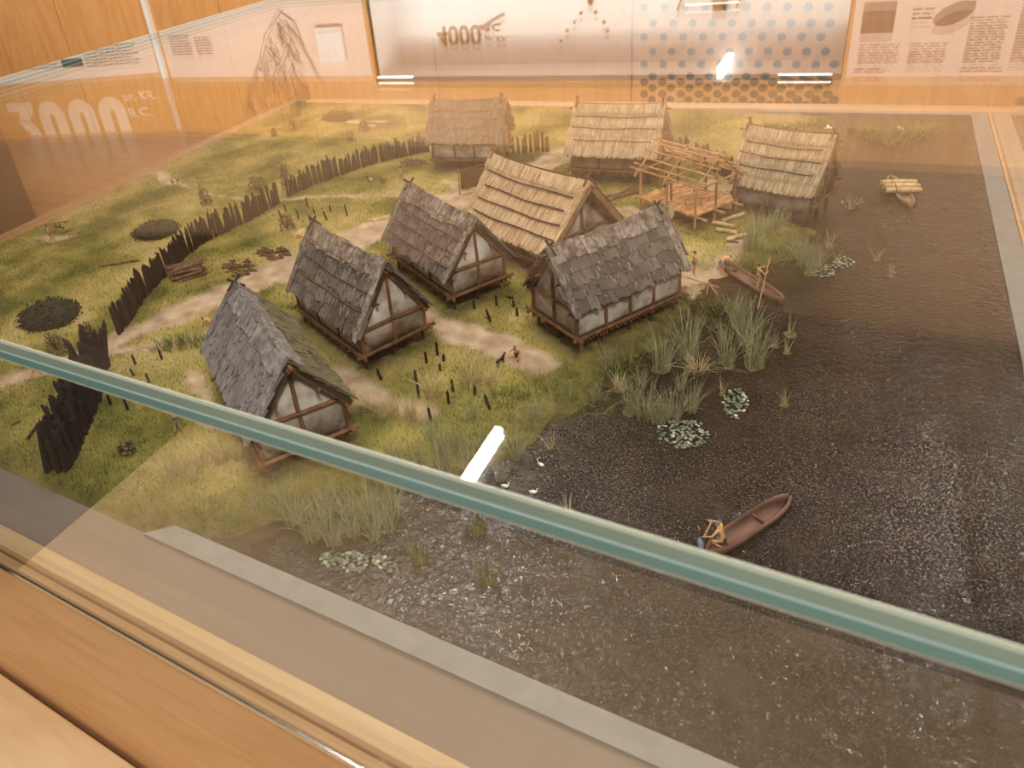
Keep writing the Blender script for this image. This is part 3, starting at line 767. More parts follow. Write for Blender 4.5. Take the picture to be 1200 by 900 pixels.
# short grass: one uncountable mass of blades
N0 = 330000
bx = rng.uniform(-1.65, 0.0, N0); by = rng.uniform(0.336, 1.938, N0)
ld = land_d(bx, by); pm = path_m(bx, by)
dens = np.clip(ld / 0.02, 0, 1) * (1 - pm) * np.clip(1.1 - by * 0.28, 0.4, 1) * (0.45 + 0.75 * fbm(bx, by, 14, 3)) * (1 - 0.9 * hut_m(bx, by))
k = rng.random(N0) < dens * 0.85
bx, by, ld = bx[k], by[k], ld[k]; n = len(bx)
bz = height(bx, by)
hh = rng.uniform(0.0024, 0.0072, n) * (0.7 + 0.7 * fbm(bx, by, 11, 2)); aa = rng.uniform(0, 2 * np.pi, n); la = rng.uniform(0, 2 * np.pi, n); ll = hh * rng.uniform(0.1, 0.75, n)
ww = 0.0006
A = np.stack([bx - np.cos(aa) * ww, by - np.sin(aa) * ww, bz - 0.0005], -1)
B = np.stack([bx + np.cos(aa) * ww, by + np.sin(aa) * ww, bz - 0.0005], -1)
Cc = np.stack([bx + np.cos(la) * ll, by + np.sin(la) * ll, bz + hh], -1)
V = np.stack([A, B, Cc], 1).reshape(-1, 3)
gm = pmesh('short_grass', V, np.arange(3 * n).reshape(n, 3), np.repeat(rng.random(n), 3))
a = gm.attributes.new('wet_hutshade', 'FLOAT', 'POINT'); a.data.foreach_set('value', np.repeat(np.clip(1 - ld / 0.10, 0, 1), 3).astype(np.float32))
o = obj('short_grass', gm, ground_mat('short_grass_blades', True), model); o['kind'] = 'stuff'

# water
wx, wy = np.meshgrid(np.linspace(WX0, WX1, 150), np.linspace(WY0, WY1, 230))
V = np.stack([wx, wy, np.zeros_like(wx)], -1).reshape(-1, 3); ny, nx = wx.shape
ii = np.arange(ny * nx).reshape(ny, nx)
F4 = np.stack([ii[:-1, :-1], ii[:-1, 1:], ii[1:, 1:], ii[1:, :-1]], -1).reshape(-1, 4)
wl = land_d(wx, wy)
keep = (wl[:-1, :-1] < 0.05).reshape(-1)
wm = pmesh('water_surface', V, F4[keep])
a = wm.attributes.new('near', 'FLOAT', 'POINT'); a.data.foreach_set('value', np.clip(1 + wl / 0.07, 0, 1).ravel().astype(np.float32))
sc_ = np.zeros_like(wx)
for (x, y), r, s in (((660, 500), .10, 1.0), ((730, 560), .10, .9), ((930, 470), .07, .6), ((880, 560), .10, .7), ((780, 690), .08, .5), ((1090, 600), .14, .5), ((620, 560), .08, .8), ((1000, 400), .05, .5), ((950, 700), .1, .4)):
    q = P(x, y); sc_ = np.maximum(sc_, s * np.exp(-((wx - q.x) ** 2 + (wy - q.y) ** 2) / r ** 2))
a = wm.attributes.new('scum_glint', 'FLOAT', 'POINT'); a.data.foreach_set('value', sc_.ravel().astype(np.float32))
m, t, b, N, L = nt('dark_lake_water')
g = N.new('ShaderNodeNewGeometry')
def _n(s, d=3, dist=0.0):
    q = N.new('ShaderNodeTexNoise'); q.inputs['Scale'].default_value = s; q.inputs['Detail'].default_value = d; q.inputs['Distortion'].default_value = dist
    L.new(g.outputs['Position'], q.inputs['Vector']); return q.outputs['Fac']
rp = N.new('ShaderNodeValToRGB'); e = rp.color_ramp.elements
e[0].position = 0.35; e[0].color = c(25, 18, 10); e[1].position = 0.7; e[1].color = c(48, 36, 24)
L.new(_n(16, 5), rp.inputs[0])
at = N.new('ShaderNodeAttribute'); at.attribute_name = 'near'
shal = N.new('ShaderNodeValToRGB'); e = shal.color_ramp.elements
e[0].position = 0.35; e[0].color = c(38, 30, 15); e[1].position = 0.68; e[1].color = c(72, 61, 33)
L.new(_n(40, 5), shal.inputs[0])
nm = N.new('ShaderNodeMath'); nm.operation = 'POWER'; L.new(at.outputs['Fac'], nm.inputs[0]); nm.inputs[1].default_value = 1.6
mx = N.new('ShaderNodeMix'); mx.data_type = 'RGBA'; L.new(nm.outputs[0], mx.inputs[0]); L.new(rp.outputs[0], mx.inputs[6]); L.new(shal.outputs[0], mx.inputs[7])
# pale scummy flecks in the resin, plus water sparkle painted as colour
as_ = N.new('ShaderNodeAttribute'); as_.attribute_name = 'scum_glint'
fl = N.new('ShaderNodeValToRGB'); e = fl.color_ramp.elements
e[0].position = 0.54; e[0].color = (0, 0, 0, 1); e[1].position = 0.70; e[1].color = (1, 1, 1, 1)
L.new(_n(520, 5, 0.6), fl.inputs[0])
br = N.new('ShaderNodeMath'); br.operation = 'MULTIPLY'; L.new(fl.outputs[0], br.inputs[0])
bq = N.new('ShaderNodeMath'); bq.operation = 'MULTIPLY_ADD'; L.new(as_.outputs['Fac'], bq.inputs[0]); bq.inputs[1].default_value = 0.5; bq.inputs[2].default_value = 0.045
L.new(bq.outputs[0], br.inputs[1])
m3 = N.new('ShaderNodeMix'); m3.data_type = 'RGBA'; L.new(br.outputs[0], m3.inputs[0]); L.new(mx.outputs[2], m3.inputs[6]); m3.inputs[7].default_value = c(150, 138, 116)
L.new(m3.outputs[2], b.inputs['Base Color'])
b.inputs['Roughness'].default_value = 0.055; b.inputs['Specular IOR Level'].default_value = 0.42
bp = N.new('ShaderNodeBump'); bp.inputs['Strength'].default_value = 0.8; bp.inputs['Distance'].default_value = 0.0023
L.new(_n(140, 3, 0.8), bp.inputs['Height'])
bp2 = N.new('ShaderNodeBump'); bp2.inputs['Strength'].default_value = 0.35; bp2.inputs['Distance'].default_value = 0.004
L.new(_n(24, 2, 0.5), bp2.inputs['Height']); L.new(bp.outputs[0], bp2.inputs['Normal']); L.new(bp2.outputs[0], b.inputs['Normal'])
WATER = m
obj('water_surface', wm, WATER, model)

# ------------------------------------------------------------------ pile dwellings
def shingle_mesh(seed):
    r = random.Random(seed); bm = bmesh.new()
    # unit plate: x across, y down the slope, z out; split lower edge
    pts = [(-0.5 + r.uniform(-.04, .04), -0.5), (0.5 + r.uniform(-.04, .04), -0.5 + r.uniform(-.05, .05)), (0.5 + r.uniform(-.05, .05), 0.4 + r.uniform(-.12, .1)),
           (0.18 + r.uniform(-.1, .1), 0.5 + r.uniform(-.12, .06)), (-0.15 + r.uniform(-.1, .1), 0.46 + r.uniform(-.16, .08)), (-0.5 + r.uniform(-.05, .05), 0.5 + r.uniform(-.14, .06))]
    lo = [bm.verts.new((x, y, -0.5)) for x, y in pts]; hi = [bm.verts.new((x, y, 0.5 + r.uniform(-.25, .25))) for x, y in pts]
    bm.faces.new(lo[::-1]); bm.faces.new(hi)
    for i in range(6): bm.faces.new((lo[i], lo[(i + 1) % 6], hi[(i + 1) % 6], hi[i]))
    me = bpy.data.meshes.new('shingle'); bm.to_mesh(me); bm.free(); return me
def shingle_set(m):
    out = []
    for s in range(7):
        me = shingle_mesh(s); me.materials.append(m); out.append(me)
    return out
SPL = {'bark': mat('grey_splinter', [c(62, 53, 48), c(126, 114, 105), c(192, 182, 170)], 60, attr='rnd'), 'warmlit': mat('warm_lit_splinter', [c(70, 62, 44), c(126, 114, 82), c(186, 172, 132)], 60, attr='rnd'),
       'blue': mat('blue_grey_splinter', [c(66, 58, 53), c(130, 121, 115), c(196, 188, 180)], 60, attr='rnd'), 'tan': mat('tan_splinter', [c(84, 72, 54), c(134, 118, 94), c(184, 168, 138)], 60, attr='rnd')}
SH = {k: shingle_set(m) for k, m in (('bark', BARK), ('warmlit', BARKW), ('blue', BARKB), ('tan', BARKT))}

def slivers(s, sk, R, roofp, L_):
    """loose bark strips and splinters lying down the slope"""
    V = []; Fq = []; Rn = []
    for i in range(int(L_ * 1000)):
        a = random.random(); t0 = random.uniform(0.03, .97); ln = random.uniform(.03, .10); w = random.uniform(.0004, .0013); n_ = random.uniform(.0042, .0062); dx = random.gauss(0, .008)
        q0 = roofp(s, a, t0, n_); q1 = roofp(s, min(max(a + dx, 0), 1), min(t0 + ln, 1.02), n_ + random.uniform(-.0006, .0008)); wv = Vector((w, 0, 0)); b0 = len(V)
        V += [q0 - wv, q0 + wv, q1 + wv * .6, q1 - wv * .6, q0 - wv - Vector((0, 0, .002)), q0 + wv - Vector((0, 0, .002)), q1 + wv * .6 - Vector((0, 0, .002)), q1 - wv * .6 - Vector((0, 0, .002))]
        Fq += [(b0, b0 + 1, b0 + 2, b0 + 3), (b0, b0 + 3, b0 + 7, b0 + 4), (b0 + 1, b0 + 5, b0 + 6, b0 + 2), (b0 + 3, b0 + 2, b0 + 6, b0 + 7)]; rv = random.random(); Rn += [rv] * 8
    o = obj('bark_splinters', pmesh('bark_splinters', [tuple(v) for v in V], Fq, Rn, SPL[sk]), None, R); o['kind'] = 'stuff'
def hut(prm, roof, label, skin=('bark', 'bark'), our=0.0, sag=0.004, battens=(), daub=DAUB, rows=5, wsh=0.019, hang=None, ridge='bark', stilt_n=3, detail=None):
    x, y, th, L_, W_, zf, he, hr, ou, ov = prm
    g0 = gz(x + math.cos(th) * L_ / 2, y + math.sin(th) * L_ / 2); g0 = max(g0, 0.0)
    R = empty('pile_dwelling', (x, y, g0), th, label, 'hut', 'pile dwellings of the lakeside village')
    zf = zf - g0; E2 = W_ / 2 + ov
    cth, sth = math.cos(th), math.sin(th)
    def down(u, v):                       # local ground level under a post
        return gz(x + cth * u - sth * v, y + sth * u + cth * v) - g0 - 0.003
    hw = he + (hr - he) * ov / E2 - 0.006                 # wall top, under the roof
    ou = max(ou, 0.006)
    # posts under the floor
    us = np.linspace(0.006, L_ - 0.006, stilt_n + 1)
    for u in us:
        for v in (-W_ / 2 + 0.004, 0, W_ / 2 - 0.004):
            if v == 0 and 0.01 < u < L_ - 0.01: continue
            lean = random.uniform(-.003, .003)
            obj('stilt', tubebm([(u + lean, v * 1.04, down(u, v)), (u, v, zf)], 0.0030, 6), TIMBD if v * 0 == 0 and random.random() < .6 else TIMB, R)
    # floor
    obj('floor_deck', boxbm(-0.003, L_ + 0.003, -W_ / 2 - 0.002, W_ / 2 + 0.002, zf - 0.003, zf), TIMBD, R)
    for v in (-W_ / 2 - 0.004, W_ / 2 + 0.004):
        obj('floor_beam', tubebm(wiggle((-0.010, v, zf - 0.001), (L_ + 0.010, v, zf - 0.001), 4, .0006), 0.0026), TIMB, R)
    for u in (-0.004, L_ + 0.004):
        obj('floor_beam', tubebm(wiggle((u, -W_ / 2 - 0.014, zf + 0.001), (u, W_ / 2 + 0.014, zf + 0.001), 4, .0006), 0.0028), TIMB, R)
    b_ = bmesh.new()
    for k in range(int(L_ / 0.006)):
        u = 0.004 + k * 0.006
        tube(b_, [(u, -W_ / 2 - random.uniform(.006, .010), zf - 0.004), (u + random.uniform(-.001, .001), W_ / 2 + random.uniform(.006, .010), zf - 0.004)], 0.0013, 4)
    o = obj('deck_sticks', b_, TIMB, R); o['kind'] = 'stuff'
    # clay wall as one prism with uneven faces
    b_ = bmesh.new()
    prof = [(-W_ / 2, zf), (W_ / 2, zf), (W_ / 2, zf + hw), (0, zf + hr - 0.010), (-W_ / 2, zf + hw)]
    fa = [b_.verts.new((0, v, z)) for v, z in prof]; fb = [b_.verts.new((L_, v, z)) for v, z in prof]
    b_.faces.new(fa); b_.faces.new(fb[::-1])
    for i in range(5): b_.faces.new((fa[i], fb[i], fb[(i + 1) % 5], fa[(i + 1) % 5]))
    bmesh.ops.recalc_face_normals(b_, faces=b_.faces[:])
    bmesh.ops.subdivide_edges(b_, edges=b_.edges[:], cuts=5, use_grid_fill=True)
    bmesh.ops.triangulate(b_, faces=[f for f in b_.faces if len(f.verts) > 4])
    b_.normal_update()
    for vv in b_.verts: vv.co += vv.normal * random.uniform(-.0006, .0006)
    w_ = obj('clay_wall', b_, daub, R); smooth(w_)
    pr = 0.0028
    # gable timbers
    for u, sg in ((-0.001, -1), (L_ + 0.001, 1)):
        obj('post', tubebm(wiggle((u, 0, zf - 0.004), (u, 0, zf + hr - 0.008), 4, .0008), pr), TIMB, R)
        for v in (-W_ / 2, W_ / 2):
            obj('post', tubebm(wiggle((u, v, zf - 0.010), (u, v, zf + hw), 3, .0006), pr), TIMB, R)
        zc = zf + hw * 0.98
        obj('cross_beam', tubebm(wiggle((u + sg * .0015, -W_ / 2 - 0.006, zc - .001), (u + sg * .0015, W_ / 2 + 0.006, zc + .002), 4, .0008), 0.0026), TIMB, R)
    for v in (-W_ / 2 - .001, W_ / 2 + .001):
        for u in us[1:-1]:
            obj('post', tubebm(wiggle((u, v, zf - 0.012), (u, v, zf + hw + .002), 3, .0006), 0.0025), TIMB, R)
    # roof slopes
    def roofp(s, a, t, n=0.0):            # a along 0..1, t ridge 0 .. eave 1
        o_ = (ou + our) * (1 - t) + ou * t
        u = -o_ + a * (L_ + 2 * o_)
        z = zf + hr - t * (hr - he) - sag * 4 * a * (1 - a) * (1 - 0.5 * t)
        sl = math.hypot(E2, hr - he)
        return Vector((u, s * (t * E2 + n * (hr - he) / sl), z + n * E2 / sl))
    thick = 0.005 if roof == 'bark' else 0.009
    for s, sk in ((1, skin[0]), (-1, skin[1])):
        b_ = bmesh.new(); na, ntt = 12, 6
        T_ = [[b_.verts.new(roofp(s, i / na, j / ntt, 0)) for j in range(ntt + 1)] for i in range(na + 1)]
        B_ = [[b_.verts.new(roofp(s, i / na, j / ntt, -thick)) for j in range(ntt + 1)] for i in range(na + 1)]
        for i in range(na):
            for j in range(ntt):
                b_.faces.new((T_[i][j], T_[i + 1][j], T_[i + 1][j + 1], T_[i][j + 1])); b_.faces.new((B_[i][j], B_[i][j + 1], B_[i + 1][j + 1], B_[i + 1][j]))
        for i in range(na):
            b_.faces.new((T_[i][ntt], T_[i + 1][ntt], B_[i + 1][ntt], B_[i][ntt])); b_.faces.new((T_[i][0], B_[i][0], B_[i + 1][0], T_[i + 1][0]))
        for j in range(ntt):
            b_.faces.new((T_[0][j], T_[0][j + 1], B_[0][j + 1], B_[0][j])); b_.faces.new((T_[na][j], B_[na][j], B_[na][j + 1], T_[na][j + 1]))
        bmesh.ops.recalc_face_normals(b_, faces=b_.faces[:])
        rs = obj('roof_slope', b_, {'bark': ROOFU, 'straw': STRAW, 'grey': STRAWG}['bark' if roof == 'bark' else sk], R)
        sl = math.hypot(E2, hr - he)
        if roof == 'bark':
            nrow = rows
            for r_ in range(nrow):
                t = (r_ + 0.45) / nrow
                ln = sl / nrow * 1.45
                wtot = L_ + 2 * ou; n_ = max(3, int(wtot / wsh))
                a = -random.random() * 0.5 / n_
                while a < 1.0:
                    wj = random.uniform(0.7, 1.35) / n_
                    am = min(max(a + wj / 2, 0.01), 0.99)
                    tt = min(t + random.uniform(-.03, .03), 0.995 - 0.66 / nrow + 0.02 * random.random())
                    p0 = roofp(s, am, tt, 0.0022 + random.uniform(0, .0014))
                    du = (roofp(s, min(am + .02, 1), tt) - roofp(s, max(am - .02, 0), tt)).normalized()
                    dt = (roofp(s, am, min(tt + .05, 1.05)) - roofp(s, am, tt - .05)).normalized()
                    nn = du.cross(dt) * (1 if s < 0 else 1)
                    if nn.z < 0: nn = -nn
                    dt = (dt - nn * -0.05).normalized()      # lower edge lifted a little
                    dt = (dt + nn * 0.045 + du * random.uniform(-.07, .07)).normalized()
                    du2 = dt.cross(nn).normalized(); nn = du2.cross(dt).normalized()
                    if nn.z < 0: nn = -nn
                    wd = wj * wtot * 0.99; th_ = random.uniform(.0014, .0024)
                    mw = Matrix((
                        (du2.x * wd, dt.x * ln, nn.x * th_, p0.x), (du2.y * wd, dt.y * ln, nn.y * th_, p0.y), (du2.z * wd, dt.z * ln, nn.z * th_, p0.z), (0, 0, 0, 1)))
                    o = bpy.data.objects.new('shingle', random.choice(SH[sk])); COL.objects.link(o); o.parent = R; o.matrix_basis = mw
                    a += wj
            slivers(s, sk, R, roofp, L_)
        else:
            # straw in overlapping courses
            V = []; Fq = []; Rn = []
            nc = 5; per = int(L_ * 3600)
            for k_ in range(nc):
                for i in range(per):
                    a = random.random(); t0 = max(0.0, (k_ - 0.15) / nc + random.uniform(-.03, .03)); t1 = min((k_ + 1.0) / nc + random.uniform(-.02, .06), 1.10 if k_ == nc - 1 else 1.03)
                    a2 = min(max(a + random.gauss(0, .006), -.01), 1.01)
                    n0, n1 = 0.0004, 0.0022 + random.uniform(0, .0022)
                    q0 = roofp(s, a, t0, n0 + 0.001 * random.random()); q1 = roofp(s, a2, t1, n1); wv = Vector((0.0007 * random.uniform(.7, 1.3), 0, 0))
                    bse = len(V); V += [q0 - wv, q0 + wv, q1 + wv * .7, q1 - wv * .7]; Fq.append((bse, bse + 1, bse + 2, bse + 3)); rv = random.random(); Rn += [rv] * 4
            for i in range(int(per * 1.2)):       # ridge straw bent over the top
                a = random.random(); q0 = roofp(s, a, 0.0, .004) + Vector((0, 0, .0015 * random.random())); q1 = roofp(s, min(max(a + random.gauss(0, .006), 0), 1), random.uniform(.12, .2), .004 + .002 * random.random())
                wv = Vector((0.0007, 0, 0)); bse = len(V); V += [q0 - wv, q0 + wv, q1 + wv, q1 - wv]; Fq.append((bse, bse + 1, bse + 2, bse + 3)); rv = random.random(); Rn += [rv] * 4
            o = obj('straw', pmesh('straw', [tuple(v) for v in V], Fq, Rn, STRAW if sk == 'straw' else STRAWG), None, R); o['kind'] = 'stuff'
        for bt in battens:
            for (a0, a1) in ((random.uniform(.02, .08), random.uniform(.9, .96)),):
                pts = [roofp(s, a0 + (a1 - a0) * q / 10, bt + 0.008 * math.sin(q * 0.9 + bt * 9), 0.0058) for q in range(11)]
                obj('roof_pole', tubebm(pts, 0.0012, 5), TIMB if roof == 'bark' else TIMBD, R)
        for a in (0.0, 1.0):                      # barge rafters showing under the edge
            q = [roofp(s, a, t, -thick - .001) + Vector((.003 if a == 0 else -.003, 0, 0)) for t in np.linspace(0, 1.02, 5)]
            obj('rafter', tubebm(q, 0.0022, 6), TIMB, R)
        if roof == 'bark':                         # wide edge plank of bark on the gable verge
            for a in (0.012, 0.988):
                q = [roofp(s, a, t, 0.0055) for t in (0.0, 0.5, 1.03)]
                b_ = bmesh.new(); wv = Vector((0.0055, 0, 0))
                for q0, q1 in zip(q[:-1], q[1:]):
                    vs = [b_.verts.new(p) for p in (q0 - wv, q0 + wv, q1 + wv, q1 - wv)]; b_.faces.new(vs)
                bmesh.ops.remove_doubles(b_, verts=b_.verts[:], dist=1e-6)
                rr = bmesh.ops.extrude_face_region(b_, geom=b_.faces[:]); bmesh.ops.translate(b_, vec=(0, 0, -.002), verts=[g for g in rr['geom'] if isinstance(g, bmesh.types.BMVert)])
                bmesh.ops.recalc_face_normals(b_, faces=b_.faces[:])
                obj('verge_board', b_, {'bark': BARK, 'warmlit': BARKW, 'blue': BARKB, 'tan': BARKT}[sk], R)
        # purlin ends poking out at the gables
        for t in ((0.05, .5, .95) if roof == 'bark' else (.95,)):
            for a, sg in ((0, -1), (1, 1)):
                q = roofp(s, a, t, -thick - .003)
                obj('purlin_end', tubebm([q + Vector((-sg * .012, 0, 0)), q + Vector((sg * .006, 0, 0))], 0.0019, 5), TIMB, R)
    if roof == 'bark':
        n_ = int((L_ + 2 * ou) / 0.017)
        for k in range(n_):                        # folded bark along the ridge
            a = (k + .5) / n_; b_ = bmesh.new(); hw_ = (L_ + 2 * ou) / n_ * random.uniform(.45, .6)
            dz = 0.0072 + random.uniform(0, .002)
            for s in (-1, 1):
                p0 = roofp(s, a, 0, 0) + Vector((0, 0, dz)); p1 = roofp(s, a, random.uniform(.17, .25), 0.0068)
                vs = [b_.verts.new(p) for p in (p0 + Vector((-hw_, 0, 0)), p0 + Vector((hw_, 0, random.uniform(-.0006, .0006))), p1 + Vector((hw_ * random.uniform(.8, 1.1), 0, 0)), p1 + Vector((-hw_ * random.uniform(.8, 1.1), 0, 0)))]
                b_.faces.new(vs if s > 0 else vs[::-1])
            bmesh.ops.remove_doubles(b_, verts=b_.verts[:], dist=2e-4)
            rr = bmesh.ops.extrude_face_region(b_, geom=b_.faces[:]); bmesh.ops.translate(b_, vec=(0, 0, -.0016), verts=[g for g in rr['geom'] if isinstance(g, bmesh.types.BMVert)])
            bmesh.ops.recalc_face_normals(b_, faces=b_.faces[:])
            obj('ridge_bark', b_, {'bark': BARK, 'warmlit': BARKT, 'blue': BARKB, 'tan': BARKT}[skin[0]], R)
    # ridge pole and crossed horns
    rp0 = roofp(1, 0, 0, 0); rp1 = roofp(1, 1, 0, 0)
    zr = -0.004 if roof == 'bark' else -0.008
    obj('ridge_pole', tubebm([rp0 + Vector((-.010, 0, zr)), (rp0 + rp1) / 2 + Vector((0, 0, zr - sag * .9 )), rp1 + Vector((.010, 0, zr))], 0.0022), TIMB, R)
    for q, sg in ((rp1, 1), (rp0, -1)):
        if sg < 0 and roof == 'bark' and detail != 'nearhorn': continue
        for s in (-1, 1):
            obj('horn', tubebm([q + Vector((-sg * .006, s * .012, -.004)), q + Vector((-sg * .006, -s * random.uniform(.005, .011), .012 + random.uniform(0, .006)))], 0.0019, 5), TIMBD if roof == 'bark' else TIMB, R)
    return R, roofp, zf

hut(PR['h1'], 'bark', 'bark-roofed hut nearest the viewer at left, blue-grey left slope and right slope coloured as warm-lit', ('blue', 'warmlit'), rows=5, wsh=0.021)  # warm and cool light on the two slopes is put in as bark tones
hut(PR['h2'], 'bark', 'grey bark-roofed hut with a brown timber cross on its gable, second from front left', ('bark', 'bark'), battens=(.18, .42, .66), rows=5, wsh=0.019)
hut(PR['h3'], 'bark', 'grey shingled hut with four roof poles, touching the big straw-roofed house', ('bark', 'bark'), battens=(.14, .36, .58, .80), rows=5, wsh=0.016)
r4 = hut(PR['h4'], 'straw', 'largest straw-thatched house in the middle of the village', ('straw', 'straw'), our=0.010, sag=0.006, battens=(.24, .44, .63, .82))
hut(PR['h5'], 'bark', 'long grey shingled hut with whitish clay side wall facing the reeds', ('bark', 'bark'), rows=5, wsh=0.0165, detail='nearhorn', stilt_n=4)
hut(PR['h6'], 'bark', 'tan-grey shingled hut at the back beside the palisade', ('tan', 'tan'), rows=5, wsh=0.015, daub=DAUB, detail='nearhorn')
hut(PR['h7'], 'grey', 'straw-thatched hut at the back behind the bare timber frame', ('straw', 'grey'), sag=0.003, battens=(.25, .48, .72), daub=DAUBB)
r8 = hut(PR['h8'], 'grey', 'straw-thatched hut on tall dark stilts at the edge of the open water', ('grey', 'grey'), our=0.004, sag=0.004, battens=(.27, .47, .68), daub=DAUBB, stilt_n=5)
# dark hides hung along the long wall under the eave of the waterside hut
R8, rf8, zf8 = r8
L8, W8 = PR['h8'][3], PR['h8'][4]
for k in range(2):
    b_ = bmesh.new(); n_ = 6; a0, a1 = (0.0, 0.5) if k == 0 else (0.48, 1.0)
    q = []
    for i in range(n_ + 1):
        u = L8 * (a0 + (a1 - a0) * i / n_)
        q.append([b_.verts.new((u, -W8 / 2 - .012 - .004 * math.sin(j * 1.2 + i) - .003 * j, zf8 + .028 - j * .009 - (.002 if i in (0, n_) else 0))) for j in range(5)])
    for i in range(n_):
        for j in range(4): b_.faces.new((q[i][j], q[i][j + 1], q[i + 1][j + 1], q[i + 1][j]))
    rr = bmesh.ops.extrude_face_region(b_, geom=b_.faces[:]); bmesh.ops.translate(b_, vec=(0, .003, 0), verts=[g for g in rr['geom'] if isinstance(g, bmesh.types.BMVert)])
    bmesh.ops.recalc_face_normals(b_, faces=b_.faces[:])
    o = obj('hanging_hide', b_, HIDEG, R8); smooth(o)

# bare timber frame of an unfinished house
x, y, th, L_, W_, zf, he, hr, ou, ov = PR['h9']
R9 = empty('house_frame', (x, y, gz(x, y)), th, 'unfinished pole frame of a house over a plank floor, between two thatched huts', 'house frame')
zf -= R9.location.z
npl = 24
for k in range(npl):
    u0 = -0.002 + k * (L_ + .004) / npl
    b_ = boxbm(u0 + .0004, u0 + (L_ + .004) / npl - .0004, -W_ / 2 - random.uniform(.002, .007), W_ / 2 + random.uniform(.002, .007), zf - .003, zf + random.uniform(0, .001))
    obj('plank', b_, PLANKM, R9)
for v in (-W_ / 2, 0, W_ / 2):
    obj('floor_beam', tubebm([(-.022, v * .92, zf - .005), (L_ + .02, v * .92, zf - .005)], .0022), POLE, R9)
for u in (0.0, L_ * .5, L_):
    for v in (-W_ / 2, W_ / 2):
        obj('post', tubebm(wiggle((u, v, -.002), (u, v, zf + he), 3, .0008), .0022), POLE if v > 0 else TIMB, R9)
for u in (0.0, L_):
    obj('post', tubebm(wiggle((u, 0, -.002), (u, 0, zf + hr), 3, .001), .0022), POLE, R9)
for u in (-.004, L_ * .5, L_ + .004):
    for s in (-1, 1):
        obj('rafter', tubebm([(u, -s * .006, zf + hr + .010), (u, s * (W_ / 2 + .012), zf + he - .008)], .0021), POLE, R9)
    obj('tie_beam', tubebm([(u, -W_ / 2 - .01, zf + he), (u, W_ / 2 + .01, zf + he)], .0019), POLE, R9)
for s in (-1, 1):
    for t in (.12, .38, .62, .86, 1.02):
        v = s * t * W_ / 2; z = zf + hr + .003 - t * (hr - he)
        obj('purlin', tubebm(wiggle((-ou - random.uniform(0, .012), v, z), (L_ + ou + random.uniform(0, .012), v, z), 4, .0008), .0018), POLE, R9)
obj('ridge_pole', tubebm([(-ou - .008, 0, zf + hr + .005), (L_ + ou + .008, 0, zf + hr + .003)], .0021), POLE, R9)

# ------------------------------------------------------------------ palisade and stakes
def stake_mesh(seed, sides=5):
    r = random.Random(seed); bm = bmesh.new()
    tube(bm, [(0, 0, -0.08), (r.uniform(-.01, .01), r.uniform(-.01, .01), 0.5), (r.uniform(-.02, .02), r.uniform(-.02, .02), 0.93), (r.uniform(-.02, .02), r.uniform(-.02, .02), 1.0)], [.5, .48, .42, .12 if seed % 2 else .36], sides)
    for v in bm.verts: pass
    me = bpy.data.meshes.new('stake'); bm.to_mesh(me); bm.free(); me.materials.append(STAKE); return me
STK = [stake_mesh(s) for s in range(6)]
def palisade(pts, label, h0, gap, wid, rows_=1, lean=0.05):
    W = [G(a, b) for a, b in pts]
    R = empty('palisade', W[0], 0, label, 'palisade', 'stretches of palisade around the village')
    for rw in range(rows_):
        for a, b in zip(W[:-1], W[1:]):
            d = (b - a).length; n = max(1, int(d / gap)); nrm = Vector((-(b - a).y, (b - a).x, 0)).normalized()
            for k in range(n):
                p = a.lerp(b, (k + random.uniform(.2, .8)) / n) + nrm * (rw * wid * 1.3 + random.uniform(-.003, .003))
                p.z = gz(p.x, p.y)
                h = h0 * random.uniform(.78, 1.12); w = wid * random.uniform(.75, 1.2)
                o = bpy.data.objects.new('stake', random.choice(STK)); COL.objects.link(o); o.parent = R
                o.matrix_basis = Matrix.Translation(p - W[0]) @ Matrix.Rotation(random.gauss(0, lean), 4, 'X') @ Matrix.Rotation(random.gauss(0, lean), 4, 'Y') @ Matrix.Rotation(random.uniform(0, 6), 4, 'Z') @ Matrix.Diagonal((w, w, h, 1))
    return R
palisade([(76, 553), (88, 535), (101, 505), (115, 470), (126, 425)], 'near stretch of dark palisade at left, crossed by the green glass edge', 0.066, 0.0048, 0.0085, 3, .10)
palisade([(140, 392), (154, 374), (168, 352), (186, 330), (201, 319), (218, 300), (240, 284), (262, 273), (285, 262), (308, 250), (328, 238)], 'long stretch of dark palisade behind the big woodpile', 0.055, 0.0058, 0.0076, 1, .06)
palisade([(338, 231), (356, 222), (382, 211), (414, 200), (445, 190), (475, 183), (504, 177)], 'back stretch of dark palisade ending behind the tan-grey hut', 0.047, 0.0072, 0.0082, 1, .045)
palisade([(600, 180), (620, 179), (643, 177)], 'short stretch of palisade right of the tan-grey back hut', 0.046, 0.0086, 0.009, 1, .03)
palisade([(770, 176), (800, 186), (835, 200), (862, 214)], 'stretch of dark palisade seen behind the bare timber frame', 0.046, 0.009, 0.008, 1, .05)
ORD = ['first', 'second', 'third', 'fourth', 'fifth', 'sixth', 'seventh', 'eighth', 'ninth', 'tenth', 'eleventh', 'twelfth', 'thirteenth', 'fourteenth', 'fifteenth', 'sixteenth', 'seventeenth', 'eighteenth', 'nineteenth', 'twentieth']
def stakes(pts, where, group):
    pts = sorted(pts)
    for i, (a, b, h, ln) in enumerate(pts):
        p = G(a, b); o = obj('stake_post', tubebm([(0, 0, -.002), (0.0, 0, h * .9), (0, 0, h)], [.0021, .0019, .0008], 5), STAKEB)
        o.location = p; o.rotation_euler = (ln * .3, ln, 0)
        tag(o, 'dark stake, %s from left of those %s' % (ORD[i], where), 'stake', group)
